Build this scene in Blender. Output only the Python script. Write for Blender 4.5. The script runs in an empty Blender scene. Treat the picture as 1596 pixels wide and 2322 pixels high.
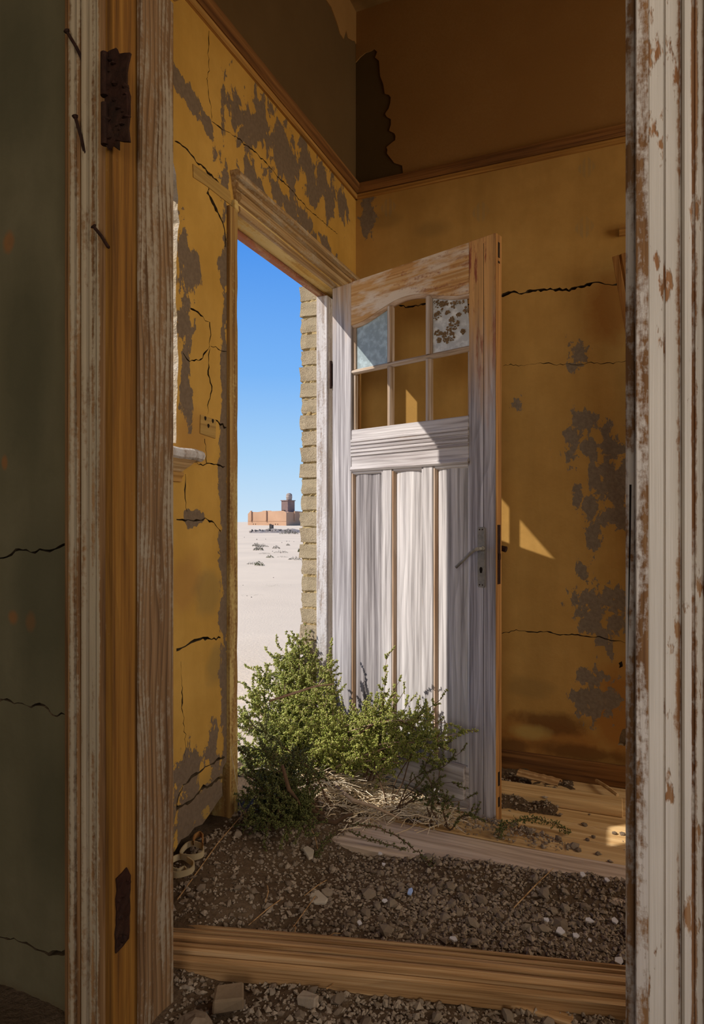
import bpy, bmesh, math, random
import numpy as np
from mathutils import Vector, Matrix, noise

S = bpy.context.scene
COL = S.collection
random.seed(11)

# ------------------------------------------------------------------ camera
FPX, HOR, CX, CAM_H = 1460.0, 1180.0, 798.0, 1.08
TH = math.atan(627 / FPX)
cs, sn = math.cos(TH), math.sin(TH)
cd = bpy.data.cameras.new('camera')
cam = bpy.data.objects.new('camera', cd)
COL.objects.link(cam)
cam.location = (0, 0, CAM_H)
cam.rotation_euler = (math.pi / 2, 0, TH)
cd.sensor_fit = 'VERTICAL'
cd.sensor_height = 36
cd.lens = 36 * FPX / 2322
cd.shift_y = (HOR - 1161) / 2322
cd.clip_start = .02
cd.clip_end = 2000
S.camera = cam

# ------------------------------------------------------------------ sky, sun, added fill lamps indoors, exposure
W = bpy.data.worlds.new('desert_sky')
S.world = W
W.use_nodes = True
nt = W.node_tree
nt.nodes.clear()
wo = nt.nodes.new('ShaderNodeOutputWorld')
wb = nt.nodes.new('ShaderNodeBackground')
wt = nt.nodes.new('ShaderNodeTexCoord')
ws = nt.nodes.new('ShaderNodeSeparateXYZ')
wr = nt.nodes.new('ShaderNodeValToRGB')


def lin(r, g, b):
    f = lambda c: (c / 255 / 12.92) if c / 255 < .04045 else ((c / 255 + .055) / 1.055) ** 2.4
    return (f(r), f(g), f(b), 1)


nt.links.new(wt.outputs['Generated'], ws.inputs[0])
nt.links.new(ws.outputs['Z'], wr.inputs[0])
nt.links.new(wr.outputs[0], wb.inputs[0])
nt.links.new(wb.outputs[0], wo.inputs[0])
SKY = [(0, (205, 228, 246)), (.1, (168, 210, 247)), (.22, (122, 181, 246)), (.4, (76, 147, 236)), (1, (42, 98, 192))]
while len(wr.color_ramp.elements) < len(SKY):
    wr.color_ramp.elements.new(.5)
for e, (p, c) in zip(wr.color_ramp.elements, SKY):
    e.position = p
    e.color = lin(*c)
wb.inputs[1].default_value = 1.0

EL, RATIO = math.radians(42.2), .82
h = Vector((1, RATIO)).normalized()
SUN = Vector((h.x * math.cos(EL), h.y * math.cos(EL), -math.sin(EL)))
sd = bpy.data.lights.new('sun', 'SUN')
sd.energy = 5.3
sd.angle = math.radians(.53)
sd.color = (1, .93, .84)
so = bpy.data.objects.new('sun', sd)
COL.objects.link(so)
so.location = (-6, -4, 8)
so.rotation_euler = SUN.to_track_quat('-Z', 'Y').to_euler()


def area(name, loc, aim, sx, sy, power, col):
    d = bpy.data.lights.new(name, 'AREA')
    d.shape = 'RECTANGLE'
    d.size, d.size_y, d.energy, d.color = sx, sy, power, col
    o = bpy.data.objects.new(name, d)
    COL.objects.link(o)
    o.location = loc
    o.rotation_euler = (Vector(aim) - Vector(loc)).to_track_quat('-Z', 'Y').to_euler()
    return o


# area lamps added out of view to brighten the hall and front room
area('fill_light_side', (1.5, -.4, 1.75), (-.6, 1.2, 1.3), 1.3, 1.5, 13, (1, .92, .8))
area('fill_light_behind', (.5, -2.85, 1.75), (-.1, 1.5, .9), 1.5, 1.6, 46, (1, .9, .76))
area('fill_light_hall', (2.3, 2.0, 1.9), (-1.0, 2.2, .9), 1.2, 1.5, 34, (1, .86, .64))

S.view_settings.view_transform = 'Standard'
S.view_settings.look = 'None'
S.view_settings.exposure = 0
S.view_settings.gamma = 1
S.view_settings.use_curve_mapping = False
try:
    S.cycles.use_denoising = True
    S.cycles.max_bounces = 10
    S.cycles.diffuse_bounces = 6
except Exception:
    pass


# ------------------------------------------------------------------ from a picture point to a point on a real plane
def _ray(px, py):
    a, b = (px - CX) / FPX, (HOR - py) / FPX
    return Vector((-sn + a * cs, cs + a * sn, b))


def on_left(px, py, x=-1.2):
    d = _ray(px, py)
    t = x / d.x
    return (d.y * t, CAM_H + d.z * t)          # (y, z)


def on_back(px, py, y=2.84):
    d = _ray(px, py)
    t = y / d.y
    return (d.x * t, CAM_H + d.z * t)          # (x, z)


def on_near(px, py, y=1.03):
    return on_back(px, py, y)


def on_floor(px, py, z=0.):
    d = _ray(px, py)
    t = (z - CAM_H) / d.z
    return Vector((d.x * t, d.y * t, z))


def far(px, py, dist):
    return Vector((0, 0, CAM_H)) + _ray(px, py) * dist


# ------------------------------------------------------------------ mesh building
class MB:
    def __init__(s):
        s.v, s.f, s.m = [], [], []

    def add(s, vs, fs, mi=0):
        o = len(s.v)
        s.v += [tuple(v) for v in vs]
        s.f += [tuple(i + o for i in f) for f in fs]
        s.m += [mi] * len(fs)
        return s

    def box(s, a, b, mi=0, jit=0):
        x0, y0, z0 = a
        x1, y1, z1 = b
        j = lambda: random.uniform(-jit, jit)
        vs = [(x + j(), y + j(), z + j()) for z in (z0, z1) for y in (y0, y1) for x in (x0, x1)]
        return s.add(vs, [(0, 2, 3, 1), (4, 5, 7, 6), (0, 1, 5, 4), (2, 6, 7, 3), (0, 4, 6, 2), (1, 3, 7, 5)], mi)

    def prism(s, poly, fn, a, b, mi=0):
        """poly: 2D outline; fn(u, v, w) -> xyz; extruded along w from a to b"""
        n = len(poly)
        vs = [fn(u, v, a) for u, v in poly] + [fn(u, v, b) for u, v in poly]
        fs = [tuple(range(n))[::-1], tuple(range(n, 2 * n))] + [(i, (i + 1) % n, n + (i + 1) % n, n + i) for i in range(n)]
        return s.add(vs, fs, mi)

    def sweep(s, prof, fn, ws, mi=0):
        """closed profile swept along stations ws; fn(u, v, w, k)"""
        n = len(prof)
        vs = [fn(u, v, w, k) for k, w in enumerate(ws) for u, v in prof]
        fs = []
        for k in range(len(ws) - 1):
            fs += [(k * n + i, k * n + (i + 1) % n, (k + 1) * n + (i + 1) % n, (k + 1) * n + i) for i in range(n)]
        L = (len(ws) - 1) * n
        fs += [tuple(range(n))[::-1], tuple(range(L, L + n))]
        return s.add(vs, fs, mi)

    def tube(s, pts, rad, n=6, mi=0, cap=True):
        pts = [Vector(p) for p in pts]
        vs = []
        for k, p in enumerate(pts):
            t = (pts[min(k + 1, len(pts) - 1)] - pts[max(k - 1, 0)])
            t = t.normalized() if t.length > 1e-9 else Vector((0, 0, 1))
            a = t.orthogonal().normalized() if k == 0 else (a - t * a.dot(t)).normalized()
            b = t.cross(a)
            r = rad[k] if isinstance(rad, (list, tuple)) else rad
            vs += [p + (a * math.cos(q) + b * math.sin(q)) * r for q in (2 * math.pi * i / n for i in range(n))]
        fs = []
        for k in range(len(pts) - 1):
            fs += [(k * n + i, k * n + (i + 1) % n, (k + 1) * n + (i + 1) % n, (k + 1) * n + i) for i in range(n)]
        if cap:
            fs += [tuple(range(n))[::-1], tuple(range((len(pts) - 1) * n, len(pts) * n))]
        return s.add(vs, fs, mi)

    def lathe(s, prof, c, n=16, mi=0):
        vs = [(c[0] + r * math.cos(2 * math.pi * i / n), c[1] + r * math.sin(2 * math.pi * i / n), c[2] + z) for r, z in prof for i in range(n)]
        fs = []
        for k in range(len(prof) - 1):
            fs += [(k * n + i, k * n + (i + 1) % n, (k + 1) * n + (i + 1) % n, (k + 1) * n + i) for i in range(n)]
        fs += [tuple(range(n))[::-1], tuple(range((len(prof) - 1) * n, len(prof) * n))]
        return s.add(vs, fs, mi)

    def rock(s, c, r, seed=0, flat=.7, n=1, rough=.35):
        bm = bmesh.new()
        bmesh.ops.create_icosphere(bm, subdivisions=n, radius=1)
        rnd = random.Random(seed)
        sc = (r * rnd.uniform(.8, 1.25), r * rnd.uniform(.7, 1.1), r * flat * rnd.uniform(.8, 1.2))
        q = Matrix.Rotation(rnd.uniform(0, 6.3), 3, 'Z')
        off = Vector((seed * 3.1, seed * 1.7, 0))
        vs = []
        for v in bm.verts:
            p = v.co * (1 + rough * noise.noise(v.co * 1.3 + off) + rough * .3 * rnd.uniform(-1, 1))
            vs.append(q @ Vector((p.x * sc[0], p.y * sc[1], p.z * sc[2])) + Vector(c))
        bm.verts.index_update()
        fs = [tuple(v.index for v in f.verts) for f in bm.faces]
        bm.free()
        return s.add(vs, fs)

    def mesh(s, name, mats, smooth=False, bevel=0, fix=True):
        me = bpy.data.meshes.new(name)
        me.from_pydata(s.v, [], s.f)
        for m in (mats if isinstance(mats, (list, tuple)) else [mats]):
            me.materials.append(m)
        if any(s.m):
            me.polygons.foreach_set('material_index', s.m)
        if fix or bevel:
            bm = bmesh.new()
            bm.from_mesh(me)
            if fix:
                bmesh.ops.recalc_face_normals(bm, faces=bm.faces)
            if bevel:
                es = [e for e in bm.edges if len(e.link_faces) == 2 and e.calc_face_angle(0) > .6]
                bmesh.ops.bevel(bm, geom=es, offset=bevel, segments=1, affect='EDGES', clamp_overlap=True)
            bm.to_mesh(me)
            bm.free()
        if smooth:
            me.polygons.foreach_set('use_smooth', [True] * len(me.polygons))
        me.update()
        return me

    def build(s, name, mats, parent=None, loc=None, **kw):
        return put(name, s.mesh(name, mats, **kw), parent, loc)


def put(name, me, parent=None, loc=None, rot=None):
    o = bpy.data.objects.new(name, me)
    COL.objects.link(o)
    if parent is not None:
        o.parent = parent
    if loc is not None:
        o.location = loc
    if rot is not None:
        o.rotation_euler = rot
    return o


def tag(o, label, cat=None, group=None, kind=None):
    o['label'] = label
    if cat:
        o['category'] = cat
    if group:
        o['group'] = group
    if kind:
        o['kind'] = kind
    return o


def thing(name, label, cat, loc=(0, 0, 0), rotz=0, group=None, kind=None):
    o = put(name, None, None, loc, (0, 0, rotz))
    return tag(o, label, cat, group, kind)


def to_local(root, pts):
    """world points to the frame of a root without rotation"""
    l = root.location
    return [Vector(p) - l for p in pts]


# ------------------------------------------------------------------ materials
class NB:
    def __init__(s, name):
        s.m = bpy.data.materials.new(name)
        s.m.use_nodes = True
        s.t = s.m.node_tree
        s.t.nodes.clear()
        s.out = s.t.nodes.new('ShaderNodeOutputMaterial')

    def n(s, typ, ins=None, **props):
        nd = s.t.nodes.new('ShaderNode' + typ)
        for k, v in props.items():
            setattr(nd, k, v)
        for k, v in (ins or {}).items():
            s.link(v, nd.inputs[k])
        return nd

    def link(s, v, sock):
        if isinstance(v, bpy.types.NodeSocket):
            s.t.links.new(v, sock)
        elif hasattr(v, 'outputs'):
            s.t.links.new(v.outputs[0], sock)
        else:
            if isinstance(v, (tuple, list)) and sock.type == 'RGBA' and len(v) == 3:
                v = tuple(v) + (1,)
            sock.default_value = v

    def math(s, op, a, b=0., c=None, clamp=False):
        nd = s.n('Math', {0: a, 1: b}, operation=op, use_clamp=clamp)
        if c is not None:
            s.link(c, nd.inputs[2])
        return nd.outputs[0]

    def mix(s, f, a, b, mode='MIX'):
        nd = s.n('Mix', data_type='RGBA', blend_type=mode)
        s.link(f, nd.inputs[0])
        s.link(a, nd.inputs[6])
        s.link(b, nd.inputs[7])
        return nd.outputs[2]

    def ramp(s, f, stops, interp='LINEAR'):
        nd = s.n('ValToRGB', {0: f})
        cr = nd.color_ramp
        cr.interpolation = interp
        while len(cr.elements) < len(stops):
            cr.elements.new(.5)
        for e, (p, c) in zip(cr.elements, sorted(stops, key=lambda t: t[0])):
            e.position = p
            e.color = (c, c, c, 1) if isinstance(c, (int, float)) else (tuple(c) + (1,))[:4]
        return nd.outputs[0]

    def noise(s, vec, scale, detail=4, rough=.55, dist=0.):
        return s.n('TexNoise', {'Vector': vec, 'Scale': scale, 'Detail': detail, 'Roughness': rough, 'Distortion': dist}).outputs[0]

    def scaled(s, vec, sc, loc=(0, 0, 0)):
        return s.n('Mapping', {'Vector': vec, 'Scale': sc, 'Location': loc}).outputs[0]

    def step(s, f, at, soft=.03):
        return s.ramp(f, [(max(0, at - soft), 0.), (min(1, at + soft), 1.)])

    def finish(s, col, rough=.85, bump=None, bstr=.4, bdist=.004, spec=.25, **extra):
        p = s.n('BsdfPrincipled', {'Base Color': col, 'Roughness': rough, 'Specular IOR Level': spec})
        for k, v in extra.items():
            s.link(v, p.inputs[k.replace('_', ' ')])
        if bump is not None:
            b = s.n('Bump', {'Height': bump, 'Strength': bstr, 'Distance': bdist})
            s.link(b, p.inputs['Normal'])
        s.t.links.new(p.outputs[0], s.out.inputs[0])
        return s.m


def wood(name, dark, mid, light, axis='Z', paint=None, cover=.5, pscale=1., wear=None, rings=.35, stain=None, bstr=.5, rough=.8, ringscale=14., offset=True, psoft=.05, cross=26., warp_amt=2.2, tint=None, chips=.72):
    """weathered wood with its grain along an axis; paint = colour of the remaining paint; wear = (axis, lo, hi, [(pos, amount)]) keeps paint off certain bands"""
    b = NB(name)
    co = b.n('TexCoord').outputs['Object']
    if offset:
        r = b.n('ObjectInfo').outputs['Random']
        cv = b.n('CombineXYZ', {0: b.math('MULTIPLY', r, 7.), 1: b.math('MULTIPLY', r, 13.), 2: b.math('MULTIPLY', r, 5.)})
        cg = b.n('VectorMath', {0: co, 1: cv}, operation='ADD').outputs[0]
    else:
        cg = co
    def ax(long, cross_):
        return tuple(long if a == axis else cross_ for a in 'XYZ')
    g = b.scaled(cg, ax(1.6, cross * 2.4))
    n1 = b.noise(g, 1., 7, .62)
    fine = b.noise(b.scaled(cg, ax(4., cross * 10)), 1., 3, .6)
    warp = b.noise(b.scaled(cg, ax(1.3, 7.)), 1., 2, .5)
    # growth rings: distance from a pith line, bent by slow noise
    sep = b.n('SeparateXYZ', {0: cg}).outputs
    oth = [i for i, a in enumerate('XYZ') if a != axis]
    rr = b.math('ADD', sep[oth[0]], b.math('MULTIPLY', sep[oth[1]], .8))
    rv = b.math('ADD', b.math('MULTIPLY', rr, ringscale), b.math('MULTIPLY', warp, warp_amt))
    ring = b.math('FRACT', b.math('MULTIPLY', rv, 2.2))
    ringm = b.ramp(ring, [(0, 0.), (.55, .25), (.85, 1.), (.93, 1.), (1, 0.)])
    base = b.ramp(n1, [(.34, dark), (.49, mid), (.65, light)])
    base = b.mix(b.math('MULTIPLY', ringm, rings), base, tuple(c * .45 for c in dark), 'MIX')
    base = b.mix(b.math('MULTIPLY', b.math('SUBTRACT', fine, .35, clamp=True), .9), base, tuple(c * .5 for c in mid))
    hgt = b.math('ADD', b.math('MULTIPLY', n1, .6), b.math('MULTIPLY', fine, .6))
    hgt = b.math('SUBTRACT', hgt, b.math('MULTIPLY', ringm, rings * .7))
    if stain:
        for colr, at, sc in stain:
            sm_ = b.noise(b.scaled(cg, ax(sc[0], sc[1])), 1., 6, .65)
            base = b.mix(b.step(sm_, at, .05), base, colr)
    if tint:
        tz0, tz1, tcol, red = tint
        tw_ = b.n('SeparateXYZ', {0: co}).outputs['Z']
        tn = b.noise(b.scaled(cg, ax(3., 22.)), 1., 6, .6)
        tf = b.n('MapRange', {0: b.math('ADD', tw_, b.math('MULTIPLY', b.math('SUBTRACT', tn, .5), .7)), 1: tz0, 2: tz1}).outputs[0]
        base = b.mix(tf, base, b.mix(b.ramp(n1, [(.32, 0.), (.6, 1.)]), tuple(c * .6 for c in tcol), tcol))
        rm = b.math('MULTIPLY', b.step(b.noise(b.scaled(cg, ax(5., 34.)), 1., 8, .68), .56, .04), tf)
        base = b.mix(rm, base, red)
    if paint:
        chip = b.step(b.noise(b.scaled(cg, ax(10., 30.)), 1., 5, .6), chips, .02)
        pn = b.noise(b.scaled(cg, ax(3.2 * pscale, 15 * pscale)), 1., 9, .68)
        pf = b.noise(cg, 90., 4, .6)
        val = b.math('ADD', b.math('MULTIPLY', pn, .75), b.math('MULTIPLY', pf, .25))
        val = b.math('SUBTRACT', val, b.math('MULTIPLY', ringm, rings * .16))
        if wear:
            wa, lo, hi, stops = wear
            wc = b.n('SeparateXYZ', {0: co}).outputs['XYZ'.index(wa)]
            wn = b.n('MapRange', {0: wc, 1: lo, 2: hi}).outputs[0]
            wr_ = b.ramp(wn, [((p - lo) / (hi - lo), a) for p, a in stops])
            val = b.math('SUBTRACT', val, b.math('MULTIPLY', wr_, .32))
        mask = b.step(val, 1 - cover, psoft)
        mask = b.math('MULTIPLY', mask, b.math('SUBTRACT', 1., chip))
        pv = b.noise(b.scaled(cg, ax(2., 9.)), 1., 5, .6)
        pc = b.mix(pv, tuple(c * .62 for c in paint), tuple(min(1, c * 1.12) for c in paint))
        base = b.mix(mask, base, pc)
        hgt = b.math('ADD', hgt, b.math('MULTIPLY', mask, .8))
    return b.finish(base, rough, hgt, bstr, .003)


def blobs(b, u, v, lst, grow=1.):
    """union of soft ellipses (u, v, ru, rv, turn) on a plane: 1 in a centre, 0 at its rim, negative outside"""
    uv = b.n('CombineXYZ', {0: u, 1: v})
    acc = None
    for (cu, cv, ru, rv, a) in lst:
        mp = b.n('Mapping', {'Vector': uv.outputs[0], 'Location': (cu, cv, 0), 'Rotation': (0, 0, math.radians(a)), 'Scale': (ru * grow, rv * grow, 1)}, vector_type='TEXTURE')
        ln = b.n('VectorMath', {0: mp.outputs[0]}, operation='LENGTH').outputs['Value']
        q = b.math('SUBTRACT', 1., ln)
        acc = q if acc is None else b.math('MAXIMUM', acc, q)
    return acc


def plaster(name, plane, base, vary, peel=None, bare=(.2, .16, .12), upper=None, stains=(), diamonds=(), speck=.0, peel_n=10., bare2=None, peel2=None):
    b = NB(name)
    pos = b.n('NewGeometry').outputs['Position']
    sx = b.n('SeparateXYZ', {0: pos}).outputs
    u, v = (sx[1], sx[2]) if plane == 'L' else (sx[0], sx[2])
    n1 = b.noise(pos, 1.6, 5, .6)
    n2 = b.noise(pos, 9., 6, .65)
    n3 = b.noise(pos, 70., 4, .6)
    n4 = b.noise(b.scaled(pos, (6, 6, 1.1)), 1., 5, .6)
    col = b.mix(b.ramp(n1, [(.3, 0.), (.7, 1.)]), base, vary)
    col = b.mix(b.math('MULTIPLY', b.ramp(n4, [(.42, 0.), (.72, 1.)]), .45), col, tuple(c * .62 for c in base))
    col = b.mix(b.math('MULTIPLY', b.ramp(n2, [(.35, 1.), (.6, 0.)]), .3), col, tuple(c * .7 for c in base))
    hgt = b.math('ADD', b.math('MULTIPLY', n3, .3), b.math('MULTIPLY', n2, .4))
    for (c, lst, amount) in stains:
        q = blobs(b, u, v, lst)
        m = b.step(b.math('ADD', q, b.math('MULTIPLY', b.math('SUBTRACT', n2, .5), 1.3)), .28, .25)
        col = b.mix(b.math('MULTIPLY', m, amount), col, c)
    for (cu, cv, r) in diamonds:
        mp = b.n('Mapping', {'Vector': b.n('CombineXYZ', {0: u, 1: v}).outputs[0], 'Location': (cu, cv, 0), 'Scale': (r * .8, r, 1)}, vector_type='TEXTURE')
        d = b.n('SeparateXYZ', {0: b.n('VectorMath', {0: mp.outputs[0]}, operation='ABSOLUTE').outputs[0]}).outputs
        m = b.step(b.math('SUBTRACT', 1., b.math('ADD', d[0], d[1])), .1, .1)
        bar = b.math('MULTIPLY', m, b.math('GREATER_THAN', b.math('FRACT', b.math('MULTIPLY', d[0], 2.6)), .3))
        bar = b.math('MULTIPLY', bar, b.step(n2, .42, .12))
        col = b.mix(b.math('MULTIPLY', bar, .3), col, (.2, .2, .13))
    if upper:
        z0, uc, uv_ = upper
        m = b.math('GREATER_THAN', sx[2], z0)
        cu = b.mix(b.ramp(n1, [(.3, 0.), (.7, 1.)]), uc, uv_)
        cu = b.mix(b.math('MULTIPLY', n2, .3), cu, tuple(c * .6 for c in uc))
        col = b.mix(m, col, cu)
    if peel:
        q = blobs(b, u, v, peel, 1.45)
        pn = b.noise(b.scaled(pos, (1.25, 1.25, .8)), peel_n, 10, .66, .3)
        val = b.math('ADD', q, b.math('MULTIPLY', b.math('SUBTRACT', pn, .5), 4.2))
        m = b.step(val, .34, .02)
        bc = b.mix(n2, tuple(c * .7 for c in bare), bare)
        bc = b.mix(b.math('MULTIPLY', b.ramp(n3, [(.4, 1.), (.6, 0.)]), .45), bc, tuple(c * .55 for c in bare))
        col = b.mix(m, col, bc)
        hgt = b.math('SUBTRACT', b.math('ADD', hgt, b.math('MULTIPLY', b.math('MULTIPLY', n3, m), 1.1)), b.math('MULTIPLY', m, 1.6))
    if peel2:
        q = blobs(b, u, v, peel2)
        pn = b.noise(pos, peel_n * 1.4, 9, .7)
        val = b.math('ADD', q, b.math('MULTIPLY', b.math('SUBTRACT', pn, .5), 2.6))
        m = b.step(val, .32, .02)
        col = b.mix(m, col, bare2)
    return b.finish(col, .93, hgt, .45, .004, .1)


def rough_mat(name, c0, c1, scale=60., bstr=.8, bdist=.006, island=False, obj_rand=False, c2=None, rough=.95, big=3.):
    b = NB(name)
    co = b.n('TexCoord').outputs['Object']
    n1 = b.noise(co, scale, 6, .65)
    n2 = b.noise(co, big, 4, .6)
    f = b.ramp(n1, [(.3, 0.), (.7, 1.)])
    col = b.mix(f, c0, c1)
    if island:
        f2 = b.n('NewGeometry').outputs['Random Per Island']
    elif obj_rand:
        f2 = b.n('ObjectInfo').outputs['Random']
    else:
        f2 = b.ramp(n2, [(.35, 0.), (.65, 1.)])
    col = b.mix(b.math('MULTIPLY', f2, .8), col, c2 or tuple(c * .5 for c in c0))
    return b.finish(col, rough, n1, bstr, bdist, .15)


def srgb(r, g, b):
    return lin(r, g, b)[:3]


OR_D, OR_M, OR_L = (.09, .036, .01), (.27, .12, .03), (.46, .24, .075)
YEL, YEL2 = (.50, .275, .052), (.58, .345, .085)
M = {}
# peeled patches of the hall wall with the doorway, measured on the wall (y, z)
PL = [on_left(*p) for p in ((530, 250), (590, 290), (650, 350), (700, 390), (745, 440), (775, 480), (430, 215), (475, 300), (640, 455), (700, 510), (580, 420), (740, 560))]
peel_left = [(PL[0][0], PL[0][1], .05, .10, 10), (PL[1][0], PL[1][1], .09, .13, -25), (PL[2][0], PL[2][1], .12, .12, -20), (PL[3][0], PL[3][1], .12, .10, -20), (PL[4][0], PL[4][1], .10, .10, 0),
             (PL[5][0], PL[5][1], .06, .09, 0), (PL[6][0], PL[6][1], .07, .03, -20), (PL[7][0], PL[7][1], .07, .035, -35), (PL[8][0], PL[8][1], .16, .04, -12), (PL[9][0], PL[9][1], .16, .04, -10), (PL[10][0], PL[10][1], .10, .05, -20), (PL[11][0], PL[11][1], .1, .03, -8)]
for p, ru, rv in (((425, 640), .035, .14), ((440, 600), .03, .06), ((420, 800), .03, .10), ((425, 900), .03, .07), ((415, 560), .03, .1), ((420, 720), .03, .03)):
    c = on_left(*p)
    peel_left.append((c[0], c[1], ru, rv, 0))
for p, ru, rv, a in (((470, 1710), .05, .05, 0), ((440, 1745), .14, .07, -10), ((480, 1690), .03, .06, 0), ((450, 1820), .2, .13, 0), ((450, 1175), .05, .02, 0), ((506, 1500), .014, .2, 0)):
    c = on_left(*p)
    peel_left.append((c[0], c[1], ru, rv, a))
peel_left += [(1.750, 1.0, .026, 1.3, 0)]
stain_left = [((.33, .16, .05), [(1.58, 1.33, .12, .10, 0), (1.55, .9, .1, .12, 0)], .5), ((.2, .15, .06), [(1.66, .85, .09, .1, 0), (1.7, .62, .06, .08, 0), (1.7, .2, .25, .12, 0)], .45)]
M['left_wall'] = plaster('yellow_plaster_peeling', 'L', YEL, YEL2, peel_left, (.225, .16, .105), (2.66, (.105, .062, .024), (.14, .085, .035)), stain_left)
PB = [(1345, 1020, .09, .05), (1330, 960, .045, .05), (1385, 1010, .05, .06), (1300, 1010, .03, .08), (1385, 1100, .05, .10), (1350, 1080, .03, .05), (1310, 1130, .02, .04), (1345, 1210, .03, .06), (1330, 1160, .04, .05), (1385, 1170, .06, .04),
      (1320, 1300, .02, .03), (1345, 1380, .07, .10), (1380, 1360, .04, .06), (1385, 1400, .04, .09), (1330, 1420, .03, .03), (1385, 1480, .012, .035), (1330, 1540, .035, .035), (1375, 1535, .035, .03), (1350, 1590, .09, .06), (1300, 1580, .03, .03), (1172, 912, .02, .025), (1310, 800, .03, .05), (1300, 830, .03, .02), (830, 500, .035, .06), (835, 470, .03, .03)]
peel_back = []
for (x, y, ru, rv) in PB:
    c = on_back(x, y)
    peel_back.append((c[0], c[1], ru * 1.15, rv * 1.15, 0))
sb = lambda px, py, ru, rv: on_back(px, py) + (ru, rv, 0)
stain_back = [((.30, .125, .028), [sb(1250, 1680, .35, .12), sb(1390, 1620, .12, .25), sb(1390, 700, .12, .18)], .75), ((.12, .055, .018), [sb(1260, 1640, .2, .06), sb(1330, 1710, .3, .05), sb(1160, 1690, .1, .04)], .75), ((.46, .33, .10), [sb(1200, 1660, .10, .04)], .6), ((.24, .15, .05), [sb(1200, 1560, .12, .06), sb(980, 520, .1, .05), sb(870, 500, .1, .05)], .5)]
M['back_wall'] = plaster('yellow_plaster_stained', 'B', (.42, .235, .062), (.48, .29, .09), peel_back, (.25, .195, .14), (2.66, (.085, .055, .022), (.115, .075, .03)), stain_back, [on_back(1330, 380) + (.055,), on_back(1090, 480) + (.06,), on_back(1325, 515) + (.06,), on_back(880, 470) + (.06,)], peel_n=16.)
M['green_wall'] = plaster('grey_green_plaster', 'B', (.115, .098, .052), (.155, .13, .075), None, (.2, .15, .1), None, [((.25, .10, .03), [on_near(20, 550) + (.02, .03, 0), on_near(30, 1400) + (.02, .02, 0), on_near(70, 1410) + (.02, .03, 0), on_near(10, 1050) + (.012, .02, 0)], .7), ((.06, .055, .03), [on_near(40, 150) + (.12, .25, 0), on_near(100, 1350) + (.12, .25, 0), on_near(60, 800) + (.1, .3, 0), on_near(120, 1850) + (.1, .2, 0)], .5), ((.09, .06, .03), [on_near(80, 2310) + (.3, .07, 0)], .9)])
M['plain_plaster'] = plaster('plain_ochre_plaster', 'B', (.42, .25, .08), (.5, .32, .12))
M['paper'] = rough_mat('brown_wall_paper', (.30, .165, .055), (.35, .2, .072), 120., .25, .002, c2=(.27, .14, .042), big=1.5)
M['masonry'] = rough_mat('bare_masonry', (.42, .32, .2), (.62, .5, .34), 120., 1., .012, c2=(.3, .2, .1))
M['reveal'] = rough_mat('white_rough_reveal', (.62, .53, .41), (.82, .74, .63), 90., 1., .012, c2=(.5, .38, .22), big=14.)
M['crack'] = rough_mat('dark_broken_plaster', (.12, .08, .04), (.2, .13, .07), 80.)
M['brick'] = rough_mat('grey_sand_brick', (.28, .22, .14), (.60, .49, .33), 190., .9, .006, obj_rand=True, c2=(.44, .36, .23))
M['mortar'] = rough_mat('yellow_mortar', (.55, .42, .19), (.68, .55, .3), 150., 1., .008, c2=(.4, .27, .12))
M['ceiling'] = rough_mat('ochre_ceiling', (.34, .2, .07), (.4, .25, .1), 30., .2)
M['dirt'] = rough_mat('rubble_dirt', (.095, .062, .034), (.17, .115, .07), 70., 1., .012, c2=(.085, .052, .028), big=5.)
M['pebble'] = rough_mat('pebbles', (.115, .08, .05), (.22, .163, .112), 90., .6, .004, island=True, c2=(.36, .29, .215))
M['stone'] = rough_mat('loose_stone', (.14, .098, .064), (.24, .18, .125), 70., .6, .004, obj_rand=True, c2=(.33, .265, .195))
M['pale'] = rough_mat('pale_plaster_shard', (.33, .27, .2), (.4, .33, .25), 40., .3, .002, c2=(.45, .4, .32))
M['white'] = rough_mat('white_shard', (.56, .53, .52), (.66, .63, .63), 40., .2, .002, c2=(.5, .47, .46))
M['blue'] = rough_mat('blue_shard', (.32, .45, .78), (.4, .52, .85), 40., .2, .002, c2=(.3, .42, .7))
M['sand'] = rough_mat('desert_sand', (.68, .545, .375), (.75, .61, .43), 30., .5, .02, c2=(.62, .5, .35), big=.25)
M['slab'] = rough_mat('stone_paving', (.6, .5, .38), (.68, .58, .45), 12., .4, .006, c2=(.55, .44, .32))
M['rock'] = rough_mat('dark_rock', (.12, .10, .085), (.2, .17, .145), 8., .8, .05, obj_rand=True, c2=(.34, .29, .25))
M['block_dark'] = rough_mat('dark_block_stone', (.06, .052, .05), (.09, .08, .075), 3., .3, .02)
M['scree'] = rough_mat('grey_scree', (.26, .215, .17), (.42, .35, .28), 1.6, .9, .1, c2=(.2, .165, .13), big=.5)
M['adobe'] = rough_mat('pink_adobe', (.50, .30, .18), (.58, .37, .23), .6, .5, .1, c2=(.42, .25, .15), big=.15)
M['adobe_dark'] = rough_mat('dark_adobe', (.22, .15, .13), (.3, .2, .17), .8, .5, .1, c2=(.2, .13, .11), big=.3)
M['tank'] = rough_mat('grey_tank', (.42, .33, .27), (.5, .4, .33), 1., .3, .05)
M['rust'] = rough_mat('black_rust', (.012, .007, .005), (.045, .02, .012), 60., 1., .004, c2=(.03, .008, .004), rough=.75, big=12.)
M['iron'] = rough_mat('worn_iron', (.13, .125, .11), (.24, .22, .19), 90., .3, .002, c2=(.3, .28, .25), rough=.55, big=20.)
M['dark'] = rough_mat('dark_hollow', (.02, .012, .008), (.03, .02, .012), 60.)
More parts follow.
